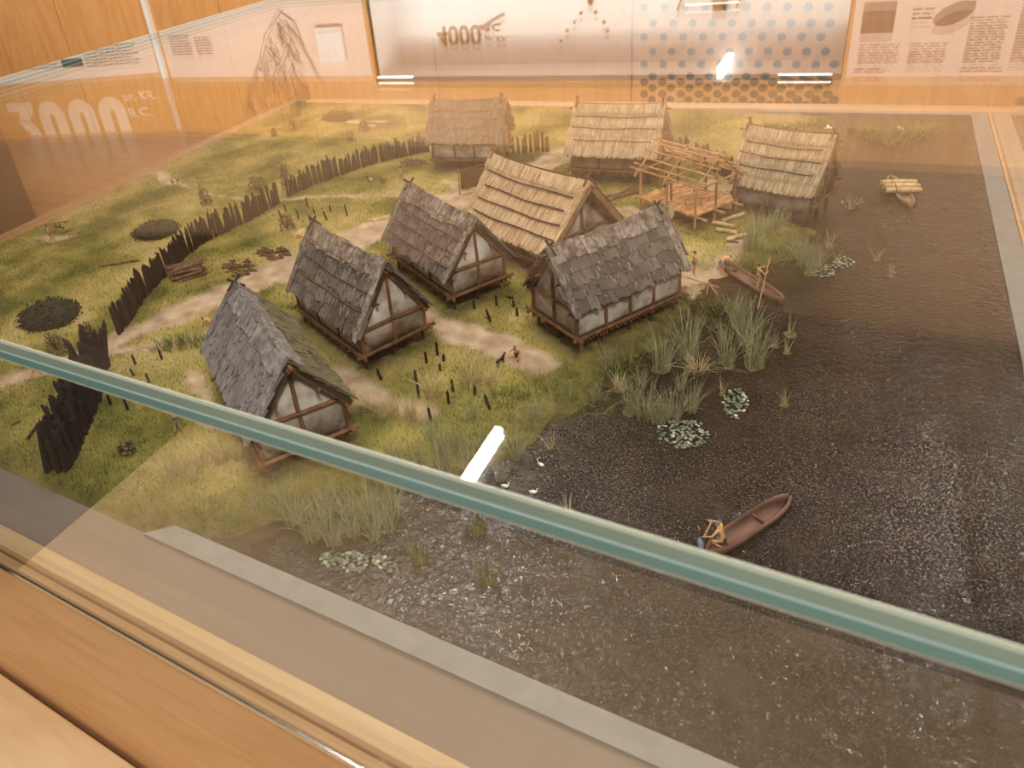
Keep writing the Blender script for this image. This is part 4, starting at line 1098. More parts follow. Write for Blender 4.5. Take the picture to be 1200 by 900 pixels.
stakes([(556, 362, .017, 0), (575, 377, .021, -.35), (582, 358, .019, 0), (602, 360, .013, 0), (606, 370, .015, 0), (594, 348, .016, 1.3)],
       'standing in grass left of the long hut', 'stakes left of the long hut')
stakes([(447, 445, .018, -.35), (488, 447, .02, 0), (500, 425, .019, 0), (513, 416, .023, 0), (520, 423, .012, .1), (516, 434, .011, 0), (491, 465, .021, 0), (526, 473, .021, 0), (531, 459, .021, 0), (557, 463, .015, 0), (574, 479, .021, -.35), (505, 492, .019, -.1)],
       'around the dry tufts below the second hut', 'stakes below the second hut')
stakes([(130, 474, .018, 0), (150, 480, .021, 0), (157, 440, .013, -.8), (159, 427, .018, -.1), (175, 448, .016, -.1), (190, 421, .018, -.1)],
       'in the grass behind the near palisade', 'stakes behind the near palisade')
stakes([(330, 256, .02, -.3), (335, 248, .018, 0), (350, 257, .022, 0), (361, 243, .024, -.1), (364, 260, .016, -.1), (369, 251, .012, -.2), (383, 258, .022, -.3), (388, 248, .016, -.1), (407, 253, .026, -.1)],
       'on the meadow above the second hut', 'stakes on the meadow')

# ------------------------------------------------------------------ tufts, reeds, pads, shrubs
def tuft_mesh(kind, seed):
    random.seed(seed)
    if kind == 'reed': V, F_, R_ = blades(85, .26, .4, 1.0, .020, .62, 4)
    elif kind == 'dry': V, F_, R_ = blades(110, .28, .5, 1.0, .022, .75, 3)
    elif kind == 'sedge': V, F_, R_ = blades(80, .55, .4, 1.0, .036, .5, 3)
    else: V, F_, R_ = blades(16, .16, .5, 1.0, .035, .55, 3)
    return pmesh(kind + '_blades', V, F_, R_, {'reed': REED, 'dry': REEDD, 'sedge': REEDG, 'twig': REEDD}[kind])
TM = {k: [tuft_mesh(k, 40 + i) for i in range(4)] for k in ('reed', 'dry', 'sedge', 'twig')}
random.seed(11)
KN = {'reed': ('reed_clump', 'grey-green reed clump', 'reeds'), 'dry': ('dry_grass_tuft', 'straw-coloured grass tuft', 'grass'),
      'sedge': ('sedge_tuft', 'green sedge tuft', 'grass'), 'twig': ('sparse_reed', 'sparse little reed sprig', 'reeds')}
def tufts(where, items):
    """items: base point, top, width in the photo, kind, with a mound underneath or not"""
    by = {}
    for it in sorted(items): by.setdefault(it[4], []).append(it)
    for kind, L_ in by.items():
        nm, lab, cat = KN[kind]
        for i, it in enumerate(L_):
            x, yb, yt, w = it[:4]
            p = G(x, yb); dd = ray(x, yt)
            t = (p.x * dd[0] + p.y * dd[1]) / (dd[0] ** 2 + dd[1] ** 2)
            h = max(0.008, 0.6 + t * dd[2] - p.z) * (1.25 if kind == 'reed' else 1.15)
            dist = (p - Vector(EYE)).length; wm_ = w * dist / FPX
            t_ = empty(nm, p, random.uniform(0, 6.28), ('%s, %s from left %s' % (lab, ORD[i], where)) if len(L_) > 1 else '%s %s' % (lab, where), cat, '%s %s' % (lab, where) if len(L_) > 1 else None)
            o = obj('blades', random.choice(TM[kind]), None, t_); o.location = (0, 0, -.001)
            o.scale = (max(wm_ * 1.15, h * .45), max(wm_ * 1.15, h * .45), h)
            if len(it) > 5:
                b_ = bmesh.new(); blob(b_, (0, 0, -.001), (wm_ * .62, wm_ * .5, .0028), 12, 6)
                for v in b_.verts: v.co *= random.uniform(.85, 1.12)
                smooth(obj('mound', b_, MOUND, t_))
R_, D_, S_, T_w = 'reed', 'dry', 'sedge', 'twig'
tufts('in shallow water before the long hut', [
    (713, 428, 398, 15, R_), (698, 468, 442, 14, R_), (775, 433, 380, 20, R_, 1), (806, 418, 360, 30, R_), (740, 482, 438, 20, R_, 1), (755, 490, 444, 22, R_), (771, 495, 452, 24, R_),
    (789, 493, 452, 24, R_), (809, 482, 442, 17, R_), (752, 452, 424, 14, R_), (798, 456, 428, 12, R_), (726, 458, 436, 17, D_), (817, 435, 414, 26, D_), (735, 428, 408, 24, S_), (715, 445, 430, 26, S_), (765, 418, 402, 20, S_), (700, 478, 462, 28, S_)])
tufts('in open water right of the tall reeds', [
    (852, 428, 382, 15, R_, 1), (848, 405, 372, 16, R_), (884, 428, 366, 22, R_, 1), (872, 402, 348, 22, R_), (864, 384, 342, 18, R_), (858, 372, 338, 16, R_), (922, 414, 388, 8, T_w, 1), (907, 406, 382, 9, T_w, 1), (926, 392, 364, 14, T_w, 1), (846, 462, 436, 7, T_w, 1), (919, 475, 452, 9, T_w, 1),
    (828, 384, 370, 20, S_), (838, 362, 348, 22, S_), (812, 352, 340, 16, S_)])
tufts('on the shore below the second hut', [
    (430, 480, 450, 16, D_), (447, 488, 452, 18, D_), (462, 486, 456, 16, D_), (482, 488, 454, 16, D_), (507, 463, 428, 26, D_), (553, 448, 412, 26, D_), (577, 450, 427, 20, D_), (549, 455, 434, 12, D_), (415, 484, 458, 14, D_), (551, 557, 524, 17, D_)])
tufts('in the marsh behind the green glass edge', [
    (553, 491, 463, 20, R_), (506, 512, 486, 14, R_), (516, 530, 490, 18, R_), (536, 522, 486, 20, R_), (521, 556, 508, 22, R_), (546, 537, 502, 18, R_), (566, 527, 503, 18, R_), (490, 546, 512, 22, R_), (462, 540, 512, 20, R_), (628, 493, 463, 19, R_), (606, 536, 498, 22, R_), (587, 562, 532, 12, R_),
    (645, 526, 498, 10, T_w), (666, 602, 574, 9, T_w), (585, 470, 455, 24, S_), (640, 452, 440, 26, S_), (665, 470, 458, 20, S_), (610, 462, 450, 20, S_)])
tufts('on the bank left of the nearest hut', [
    (200, 558, 512, 22, D_), (216, 555, 515, 20, D_), (236, 546, 508, 22, D_), (260, 541, 498, 24, D_), (228, 563, 538, 11, D_), (157, 577, 552, 14, D_), (280, 538, 510, 16, D_)])
tufts('in the shallows below the nearest hut', [
    (303, 596, 564, 20, R_), (345, 612, 558, 28, R_), (366, 632, 584, 28, R_), (391, 637, 588, 28, R_), (405, 602, 558, 26, R_), (431, 602, 558, 26, R_), (461, 602, 558, 26, R_), (440, 632, 598, 22, R_), (384, 604, 562, 24, R_), (334, 588, 556, 22, R_), (376, 618, 572, 26, R_), (424, 616, 576, 24, R_), (446, 610, 570, 24, R_), (416, 628, 588, 22, R_), (456, 622, 588, 16, R_), (492, 657, 628, 14, S_, 1), (560, 622, 594, 13, S_, 1), (572, 682, 654, 10, S_, 1), (270, 618, 604, 24, S_), (240, 600, 586, 26, S_)])
tufts('near the waterside hut on stilts', [
    (884, 291, 238, 17, R_), (896, 276, 236, 16, R_), (908, 269, 238, 14, R_), (919, 263, 243, 10, R_), (876, 293, 260, 13, R_), (940, 311, 270, 18, R_), (955, 313, 274, 13, R_), (950, 320, 294, 14, R_, 1), (971, 291, 266, 18, T_w), (981, 310, 290, 9, T_w), (1027, 306, 287, 6, T_w, 1), (1044, 324, 306, 6, T_w, 1), (996, 246, 222, 9, T_w),
    (905, 305, 292, 26, S_), (925, 296, 284, 24, S_), (870, 312, 302, 22, S_), (888, 314, 304, 20, S_)])
tufts('in the far corner of the water', [
    (1005, 152, 143, 18, S_), (1022, 158, 146, 20, S_), (1040, 164, 148, 22, S_), (1060, 160, 144, 24, S_), (1080, 157, 146, 20, S_), (1050, 168, 156, 18, S_), (1095, 152, 144, 14, S_)])
tufts('at the back edge beside the waterside hut', [(905, 150, 138, 12, S_), (925, 152, 138, 12, S_), (945, 150, 137, 12, S_), (962, 148, 137, 12, S_)])
tufts('on the sandy path behind the nearest hut', [(190, 408, 393, 18, S_), (206, 406, 388, 20, S_), (222, 404, 385, 20, S_), (238, 402, 388, 18, S_)])

def pads(x, y, rx, ry, n, label):
    p = P(x, y); q = P(x + rx, y); r = P(x, y + ry); ax, ay = (q - p), (r - p)
    V = []; F_ = []; R_v = []
    b_ = bmesh.new(); lay = b_.verts.layers.float.new('rnd')
    for k in range(int(n * 1.7)):
        a = random.uniform(0, 6.28); d = math.sqrt(random.random())
        c_ = ax * d * math.cos(a) + ay * d * math.sin(a); rr = random.uniform(.0013, .0023); z = random.uniform(.0006, .0022); rv = random.random() ** 1.5
        tl = Matrix.Rotation(random.uniform(-.25, .25), 3, 'X')
        st = random.uniform(0, 6)
        vs = [b_.verts.new(Vector((c_.x, c_.y, z)) + tl @ Vector((rr * math.cos(t), rr * math.sin(t), 0))) for t in np.linspace(st, st + 5.8, 8)]
        for v in vs: v[lay] = rv
        f = b_.faces.new(vs)
    rr = bmesh.ops.extrude_face_region(b_, geom=b_.faces[:]); bmesh.ops.translate(b_, vec=(0, 0, -.0004), verts=[g for g in rr['geom'] if isinstance(g, bmesh.types.BMVert)])
    o = obj('lily_pads', b_, PADM); o.location = (p.x, p.y, 0); o['kind'] = 'stuff'; tag(o, label, 'lily pads')
pads(799, 509, 32, 17, 95, 'largest patch of lily pads, below the tall reeds in dark water')
pads(862, 473, 15, 18, 55, 'small lily pad patch beside the single reed sprig')
pads(966, 318, 17, 9, 45, 'lily pad patch in the water right of the canoe with the pole')
pads(988, 308, 13, 7, 32, 'lily pad patch just right of another, nearest the far water')
pads(387, 655, 12, 9, 24, 'leftmost small lily pad patch near the pale grey rim')
pads(414, 660, 17, 13, 44, 'middle lily pad patch with white blooms near the pale grey rim')
pads(447, 659, 11, 9, 24, 'rightmost of the three lily pad patches near the pale grey rim')
pads(1000, 239, 14, 7, 26, 'pale lily pad patch right of the waterside hut')

def shrub(x, y, wpx, hpx, m, label, n=500, name='shrub', flat=True, leaf=.004):
    p = G(x, y); dist = (p - Vector(EYE)).length; rx = wpx / 2 * dist / FPX; rz = hpx * dist / FPX * (0.75 if flat else .9)
    V = []; F_ = []; R_v = []
    for k in range(n):
        d = Vector((random.gauss(0, 1), random.gauss(0, 1), abs(random.gauss(0, 1)))).normalized() * random.uniform(.75, 1.05)
        cpt = Vector((d.x * rx, d.y * rx * .8, d.z * rz * (.62 if flat else 1)))
        s = leaf * random.uniform(.5, 1.1); u = Vector((random.gauss(0, 1), random.gauss(0, 1), random.gauss(0, 1))).normalized(); w = u.orthogonal().normalized()
        b0 = len(V); V += [tuple(cpt + u * s), tuple(cpt + w * s * .5), tuple(cpt - u * s), tuple(cpt - w * s * .5)]; F_.append((b0, b0 + 1, b0 + 2, b0 + 3)); rv = random.random(); R_v += [rv] * 4
    t = empty(name, p, random.uniform(-.3, .3), label, 'shrub')
    o = obj('foliage', pmesh('foliage', V, F_, R_v, m), None, t); o['kind'] = 'stuff'
    if flat:
        b_ = bmesh.new(); blob(b_, (0, 0, 0), (rx * .93, rx * .74, rz * .57), 14, 8)
        for v in b_.verts: v.co *= random.uniform(.92, 1.06)
        smooth(obj('crown', b_, m, t))
    else:
        b_ = bmesh.new()
        for k in range(9):
            a = random.uniform(0, 6.28); r0 = rx * random.uniform(.3, .95)
            tube(b_, wiggle((0, 0, -.002), (r0 * math.cos(a), r0 * math.sin(a), rz * random.uniform(.6, 1)), 3, .0015), [.0009, .0008, .0006, .0004], 4)
        obj('twigs', b_, TIMBD, t)
shrub(183, 272, 58, 24, SHRUB, 'flat dark shrub on the meadow beyond the long palisade', 700)
shrub(58, 372, 76, 36, SHRUB, 'largest flat dark shrub, just above the green glass edge at left', 900)
shrub(396, 139, 42, 18, SHRUB, 'flat dark shrub near the far edge of the meadow', 500)
shrub(242, 239, 16, 22, SHRUBB, 'small grey-brown bush beside the walker with a spear', 120, flat=False)
shrub(303, 224, 24, 22, SHRUBB, 'twiggy brown bush behind the long palisade', 200, flat=False)
shrub(337, 222, 13, 36, SHRUBB, 'tall thin brown bush at the gap in the palisade', 220, flat=False)
shrub(68, 412, 26, 26, SHRUBB, 'twiggy bush between the largest dark shrub and the palisade', 160, flat=False)
shrub(108, 402, 24, 28, SHRUBB, 'twiggy bush growing against the near palisade', 200, flat=False)
shrub(344, 153, 12, 14, SHRUBB, 'small round bush on the far meadow', 110, flat=False)
shrub(322, 160, 8, 11, SHRUB, 'very small dark bush on the far meadow', 80, flat=False)
shrub(412, 166, 12, 13, SHRUBB, 'low brown bush before the back palisade', 90, flat=False)
shrub(427, 153, 12, 14, SHRUB, 'faint green bush above the back palisade', 90, flat=False)
shrub(150, 530, 22, 14, SHRUBB, 'low twiggy plant in the grass left of the dry tufts', 110, flat=False)
shrub(337, 268, 20, 20, SHRUBB, 'brown bush next to the ridge horns of the second hut', 130, flat=False)

# ------------------------------------------------------------------ timber lying about
def log_mesh(r, l, m, seed):
    random.seed(seed); b_ = tubebm(wiggle((-l / 2, 0, 0), (l / 2, 0, 0), 3, r * .25), [r * random.uniform(.85, 1.1) for _ in range(4)], 7)
    me = bpy.data.meshes.new('log'); b_.to_mesh(me); b_.free(); me.materials.append(m); return me
def pile(name, a, b, n, r, l, layers, m, label, group, cat='log', mess=.06):
    A_, B_ = G(*a), G(*b); d = (B_ - A_); ang = math.atan2(d.y, d.x); nrm = Vector((-d.y, d.x, 0)).normalized(); mid = (A_ + B_) / 2
    ms = [log_mesh(r, l, m, 70 + i) for i in range(4)]
    per = [max(1, int(n * w)) for w in ([.34, .28, .22, .16] if layers == 4 else [.45, .33, .22] if layers == 3 else [.6, .4] if layers == 2 else [1])]
    for ly, cnt in enumerate(per):
        for k in range(cnt):
            off = (k - (cnt - 1) / 2) * r * (1.75 if layers == 4 else 2.05)
            p = mid + nrm * off + d.normalized() * random.uniform(-l * .1, l * .1); p.z = max(0, gz(p.x, p.y)) + r * (.9 + ly * (2.1 if layers == 4 else 1.75))
            o = bpy.data.objects.new(name, random.choice(ms)); COL.objects.link(o)
            o.location = p; o.rotation_euler = (random.uniform(0, 6), random.gauss(0, mess * .4), ang + random.gauss(0, mess))
            tag(o, label, cat, group)
def heap(name, x, y, wpx, hpx, n, r, l, m, label, group, cat='stick', dome=.006):
    p = G(x, y); dist = (p - Vector(EYE)).length; q = P(x + wpx / 2, y) - P(x, y); q2 = P(x, y + hpx / 2) - P(x, y)
    ms = [log_mesh(r, l * f, m, 90 + i) for i, f in enumerate((.7, 1, 1.2, .85))]
    for k in range(n):
        a = random.uniform(0, 6.28); d = math.sqrt(random.random())
        c_ = p + q * d * math.cos(a) + q2 * d * math.sin(a); c_.z = max(0, gz(c_.x, c_.y)) + r + dome * (1 - d) * random.random()
        o = bpy.data.objects.new(name, random.choice(ms)); COL.objects.link(o); o.location = c_
        o.rotation_euler = (0, random.gauss(0, .18), random.uniform(-1.0, 1.0) + .2); tag(o, label, cat, group)
random.seed(21)
pile('log', (202, 327), (238, 315), 44, .0026, .058, 4, LOGM, 'brown log in the big woodpile by the long palisade', 'logs of the big woodpile', mess=.11)
heap('firewood', 281, 314, 36, 20, 34, .0018, .020, LOGM, 'short split firewood in the lower heap beside the sandy path', 'firewood of the lower heap')
heap('firewood', 321, 297, 38, 14, 44, .0018, .017, LOGM, 'short dark firewood in the upper heap beside the sandy path', 'firewood of the upper heap')
heap('branch', 484, 191, 24, 8, 22, .0014, .030, LOGM, 'brown branch in the heap before the back palisade', 'branches of the heap by the back palisade', 'branch', .014)
pile('log', (345, 284), (358, 268), 8, .0026, .030, 2, PALELOG, 'pale brown log stacked behind the second hut', 'logs behind the second hut')
pile('pole', (430, 260), (476, 250), 4, .0020, .075, 1, PALELOG, 'long pale pole lying on grass left of the third hut', 'long poles left of the third hut', 'pole', .03)
pile('log', (705, 235), (748, 224), 4, .0026, .070, 1, LOGM, 'dark log lying between the biggest house and the frame', 'dark logs beside the frame', 'log', .04)
def one(name, a, b, r, m, label, cat='log', za=None, zb=None):
    A_, B_ = G(*a), G(*b)
    A_.z += r if za is None else za; B_.z += r if zb is None else zb
    mid = (A_ + B_) / 2
    o = obj(name, tubebm(wiggle(A_ - mid, B_ - mid, 4, r * .2), r, 8), m); o.location = mid; tag(o, label, cat)
one('log', (835, 263), (861, 268), .0038, PALELOG, 'pale cut log, upper left of four beside the reeds')
one('log', (840, 271), (864, 275), .0038, PALELOG, 'pale cut log, second down of four beside the reeds')
one('log', (846, 261), (872, 252), .0036, PALELOG, 'pale cut log lying aslant, topmost right of four beside the reeds')
one('log', (851, 283), (874, 277), .0036, PALELOG, 'pale cut log, lowest of four beside the sandy path')
one('log', (118, 313), (163, 306), .0022, LOGM, 'thin lone log on the meadow left of the palisade')
one('branch', (851, 283.5), (866, 285), .0014, TIMBD, 'dark stick on the sandy path above the canoe', 'branch')
one('pole', (706, 243), (757, 232), .0018, TIMB, 'long thin pole leaning on the left end of the bare frame', 'pole', .002, .045)
one('log', (45, 498), (33, 516), .0022, STAKE, 'dark stake fallen outward from the near palisade')
one('branch', (14, 499), (24, 494), .0016, LOGM, 'short brown branch in grass at far left', 'branch')
# trestle on the shore
p = G(830, 340); tr_ = empty('trestle', p, .3, 'small pole trestle on the sandy landing beside the canoe', 'trestle')
obj('rail', tubebm([(-.030, .012, .016), (.014, -.006, .008)], .0012, 5), POLE, tr_)
for q in ((-.012, .018), (.012, -.016), (.004, .014), (-.004, -.012)): obj('leg', tubebm([(q[0], q[1], 0), (-q[0] * .15, -q[1] * .2, .014)], .0010, 5), POLE, tr_)
# sawhorse on the platform
R9p = R9.matrix_basis
b9 = Matrix.Translation(R9.location) @ Matrix.Rotation(PR['h9'][2], 4, 'Z')
q = b9 @ Vector((.028, .022, zf + .001))
sw = empty('sawhorse', q, .4, 'little sawhorse of sticks standing on the plank floor', 'sawhorse')
obj('rail', tubebm([(-.018, 0, .014), (.018, 0, .015)], .0013, 5), POLE, sw)
for u_ in (-.013, .013):
    for s_ in (-1, 1): obj('leg', tubebm([(u_, s_ * .009, 0), (u_, -s_ * .003, .018)], .0010, 5), POLE, sw)
# post with a pale bundle before the frame
p = G(787, 268); bp_ = empty('bundle_post', p, 0, 'upright post wrapped in a pale cloth bundle before the frame', 'post')
obj('post', tubebm([(0, 0, -.002), (-.002, 0, .052), (-.004, .002, .085)], .0018, 6), TIMB, bp_)
smooth(obj('bundle', tubebm([(-.0015, 0, .022), (-.0025, -.001, .027), (-.002, -.001, .038), (-.003, 0, .048), (-.0035, 0, .055)], [.003, .0062, .0050, .0052, .0035], 9), CLOTHP, bp_))
# stretched hide on a rack below the back hut
p = G(539, 228); rk = empty('hide_rack', p, math.atan2(*(G(574, 219) - p).yx), 'brown hide stretched on a pole rack below the back hut', 'rack')
w_ = (G(574, 219) - p).length
obj('pole', tubebm([(0, 0, -.002), (.002, 0, .058)], .0018, 6), POLE, rk); obj('pole', tubebm([(w_, 0, -.002), (w_ - .004, 0, .062)], .0018, 6), TIMB, rk)
obj('pole', tubebm([(-.004, 0, .052), (w_ + .002, 0, .056)], .0014, 6), TIMB, rk)
b_ = boxbm(.006, w_ - .010, -.0008, .0008, .010, .050); bmesh.ops.subdivide_edges(b_, edges=b_.edges[:], cuts=4, use_grid_fill=True)
for v in b_.verts: v.co += Vector((random.uniform(-.0012, .0012), .002 * math.sin(v.co.x * 90), random.uniform(-.0012, .0012)))
smooth(obj('hide', b_, HIDE, rk))
# ladders
def ladder(x, y, rz, l, tilt, label):
    p = G(x, y); t = empty('ladder', p, rz, label, 'ladder'); dz = math.sin(tilt) * l; dx = math.cos(tilt) * l
    for s_ in (-1, 1): obj('rail', tubebm([(0, s_ * .008, 0), (dx, s_ * .008, dz)], .0013, 5), TIMB, t)
    for k in range(6): f_ = (k + .6) / 6.4; obj('rung', tubebm([(dx * f_, -.009, dz * f_), (dx * f_, .009, dz * f_)], .0010, 5), POLE, t)
ladder(657, 207, .4, .045, .75, 'small ladder at the left corner of the straw-thatched back hut')
ladder(597, 197, 2.6, .050, .8, 'small ladder at the right end of the tan-grey back hut')

# ------------------------------------------------------------------ canoes
def canoe(a, b, wid, hgt, m, label, bulk=True):
    A_, B_ = P(*a), P(*b); d = B_ - A_; l = d.length
    t = empty('canoe', (A_ + B_) / 2 + Vector((0, 0, 0)), math.atan2(d.y, d.x), label, 'canoe')
    b_ = bmesh.new(); ns, nc = 22, 9
    def sec(s, k, inn):
        w = wid / 2 * max(0.04, (1 - abs(s) ** 3.2)) ** .55; h = hgt * (1 + .22 * abs(s) ** 4)
        ss = s * l / 2
        if inn: w = max(w - .0022, .0004); ss *= .965
        an = math.pi * k / (nc - 1)
        y = -w * math.cos(an) * (1 if True else 1); y = w * (-1 if math.cos(an) > 0 else 1) * abs(math.cos(an)) ** .6
        z = h - (h + .003 - (.0035 if inn else 0)) * abs(math.sin(an)) ** .7
        return Vector((ss, y, z))
    O = [[b_.verts.new(sec(-1 + 2 * i / ns, k, 0)) for k in range(nc)] for i in range(ns + 1)]
    I = [[b_.verts.new(sec(-1 + 2 * i / ns, k, 1)) for k in range(nc)] for i in range(ns + 1)]
    for i in range(ns):
        for k in range(nc - 1):
            b_.faces.new((O[i][k], O[i][k + 1], O[i + 1][k + 1], O[i + 1][k])); b_.faces.new((I[i][k], I[i + 1][k], I[i + 1][k + 1], I[i][k + 1]))
        for k in (0, nc - 1): b_.faces.new((O[i][k], O[i + 1][k], I[i + 1][k], I[i][k]))
    for i in (0, ns):
        for k in range(nc - 1): b_.faces.new((O[i][k], I[i][k], I[i][k + 1], O[i][k + 1]))
    bmesh.ops.recalc_face_normals(b_, faces=b_.faces[:])
    smooth(obj('hull', b_, m, t))
    if bulk:
        for f_ in (.12, -.28): obj('bulkhead', bevel(boxbm(f_ * l - .0009, f_ * l + .0009, -wid * .40, wid * .40, .0005, hgt * .62), .0003, 1), m, t)
    return t, l
cA, lA = canoe((827, 653), (925, 588), .0215, .0085, CANOE, 'brown dugout canoe with a kneeling paddler in the open water')
cB, lB = canoe((844, 310), (917, 356), .0235, .0085, CANOE, 'brown dugout canoe landed at the sandy path')
cC, lC = canoe((1042, 210), (1068, 243), .0240, .0075, CANOEP, 'pale canoe laden with bundles in the far water', False)
# bundles across the far canoe
for k in range(5):
    u_ = -.022 + k * .0095; lay = 0
    bn = empty('reed_bundle', cC.location, cC.rotation_euler.z, 'pale reed bundle lying across the far canoe, %s from its far end' % ORD[k], 'bundle', 'bundles on the far canoe')
    z0 = .0115 + (0.004 if k in (1, 3) else 0)
    smooth(obj('straw', tubebm([(u_ - .001, -.027, z0), (u_, -.012, z0 + .0006), (u_ + .001, .012, z0 + .0006), (u_, .027, z0)], [.0044, .0050, .0050, .0042], 9), PALELOG, bn))
    for v_ in (-.012, .012): obj('binding', tubebm([(u_, v_ - .0007, z0 + .0006), (u_, v_ + .0007, z0 + .0006)], .0054, 9), TIMB, bn)

# ------------------------------------------------------------------ people
STAND = dict(pelvis=(0, 0, .93), waist=(0, 0, 1.08), chest=(0, .01, 1.30), neck=(0, .0, 1.47), head=(0, .03, 1.57), crown=(0, .02, 1.69),
             shl=(-.185, 0, 1.40), ell=(-.25, -.02, 1.13), wrl=(-.26, .08, .90), shr=(.185, 0, 1.40), elr=(.25, -.02, 1.13), wrr=(.26, .08, .90),
             hil=(-.10, 0, .90), knl=(-.11, .03, .50), anl=(-.11, -.02, .08), tol=(-.13, .15, .04), hir=(.10, 0, .90), knr=(.11, .03, .50), anr=(.11, -.02, .08), tor=(.13, .15, .04), face=(0, 1, 0))
def pose(**k): d = dict(STAND); d.update(k); return d
WALK = pose(knl=(-.10, .22, .52), anl=(-.10, .28, .10), tol=(-.11, .44, .05), knr=(.10, -.02, .48), anr=(.10, -.28, .12), tor=(.11, -.14, .04), wrl=(-.27, -.18, .95), wrr=(.24, .30, 1.05), elr=(.25, .06, 1.13))
SQUAT = pose(pelvis=(0, -.05, .34), waist=(0, .0, .48), chest=(0, .10, .70), neck=(0, .19, .85), head=(0, .26, .93), crown=(0, .28, 1.05), shl=(-.19, .14, .78), shr=(.19, .14, .78),
             ell=(-.36, .20, .56), wrl=(-.26, .36, .40), elr=(.36, .20, .56), wrr=(.26, .36, .40), hil=(-.11, -.05, .32), hir=(.11, -.05, .32), knl=(-.24, .32, .40), knr=(.24, .32, .40), anl=(-.17, .08, .08), anr=(.17, .08, .08), tol=(-.21, .26, .04), tor=(.21, .26, .04))
BEND = pose(pelvis=(0, -.12, .86), waist=(0, -.02, .98), chest=(0, .22, 1.06), neck=(0, .40, 1.05), head=(0, .50, 1.02), crown=(0, .61, 1.0), shl=(-.19, .32, 1.02), shr=(.19, .32, 1.02),
            ell=(-.24, .42, .76), wrl=(-.18, .56, .54), elr=(.24, .42, .76), wrr=(.18, .56, .54), hil=(-.1, -.12, .84), hir=(.1, -.12, .84), knl=(-.12, .04, .47), knr=(.12, -.02, .47), anl=(-.12, -.04, .08), anr=(.12, -.20, .08), tol=(-.13, .13, .04), tor=(.13, -.03, .04), face=(0, .5, -1))
ARMS = pose(ell=(-.42, -.02, 1.52), wrl=(-.30, .05, 1.78), elr=(.42, -.02, 1.52), wrr=(.30, .05, 1.78), anl=(-.18, -.02, .08), anr=(.18, -.02, .08), tol=(-.22, .14, .04), tor=(.22, .14, .04))
KNEEL = pose(pelvis=(0, -.10, .38), waist=(0, -.06, .53), chest=(0, .06, .76), neck=(0, .12, .92), head=(0, .17, 1.01), crown=(0, .17, 1.14), shl=(-.19, .08, .86), shr=(.19, .08, .86),
             ell=(-.40, .18, .66), wrl=(-.46, .42, .56), elr=(.38, .24, .76), wrr=(.24, .46, .80), hil=(-.11, -.10, .36), hir=(.11, -.10, .36), knl=(-.20, .30, .16), knr=(.20, .30, .30), anl=(-.16, -.12, .07), anr=(.20, .10, .08), tol=(-.16, -.26, .05), tor=(.22, .28, .04))
POLE_P = pose(ell=(-.26, .22, 1.34), wrl=(-.06, .44, 1.46), elr=(.30, .22, 1.16), wrr=(.10, .46, 1.12), anl=(-.16, .10, .08), tol=(-.18, .27, .04), anr=(.16, -.14, .08), tor=(.2, .02, .04), knl=(-.14, .12, .5), knr=(.14, -.02, .5))
CARRY = pose(ell=(-.28, .02, 1.50), wrl=(-.16, .08, 1.66), knl=(-.10, .18, .52), anl=(-.10, .22, .10), tol=(-.11, .38, .05), anr=(.10, -.24, .12), tor=(.11, -.10, .04))
CLIMB = pose(knl=(-.18, .26, .80), anl=(-.18, .16, .42), tol=(-.18, .32, .38), ell=(-.34, .14, 1.55), wrl=(-.26, .34, 1.72), elr=(.32, .20, 1.36), wrr=(.22, .42, 1.50))
RAD = dict(pelvis=.135, waist=.118, chest=.150, neck=.056, head=.088, crown=.070, sh=.068, el=.043, wr=.030, hi=.092, kn=.058, an=.040, to=.034)
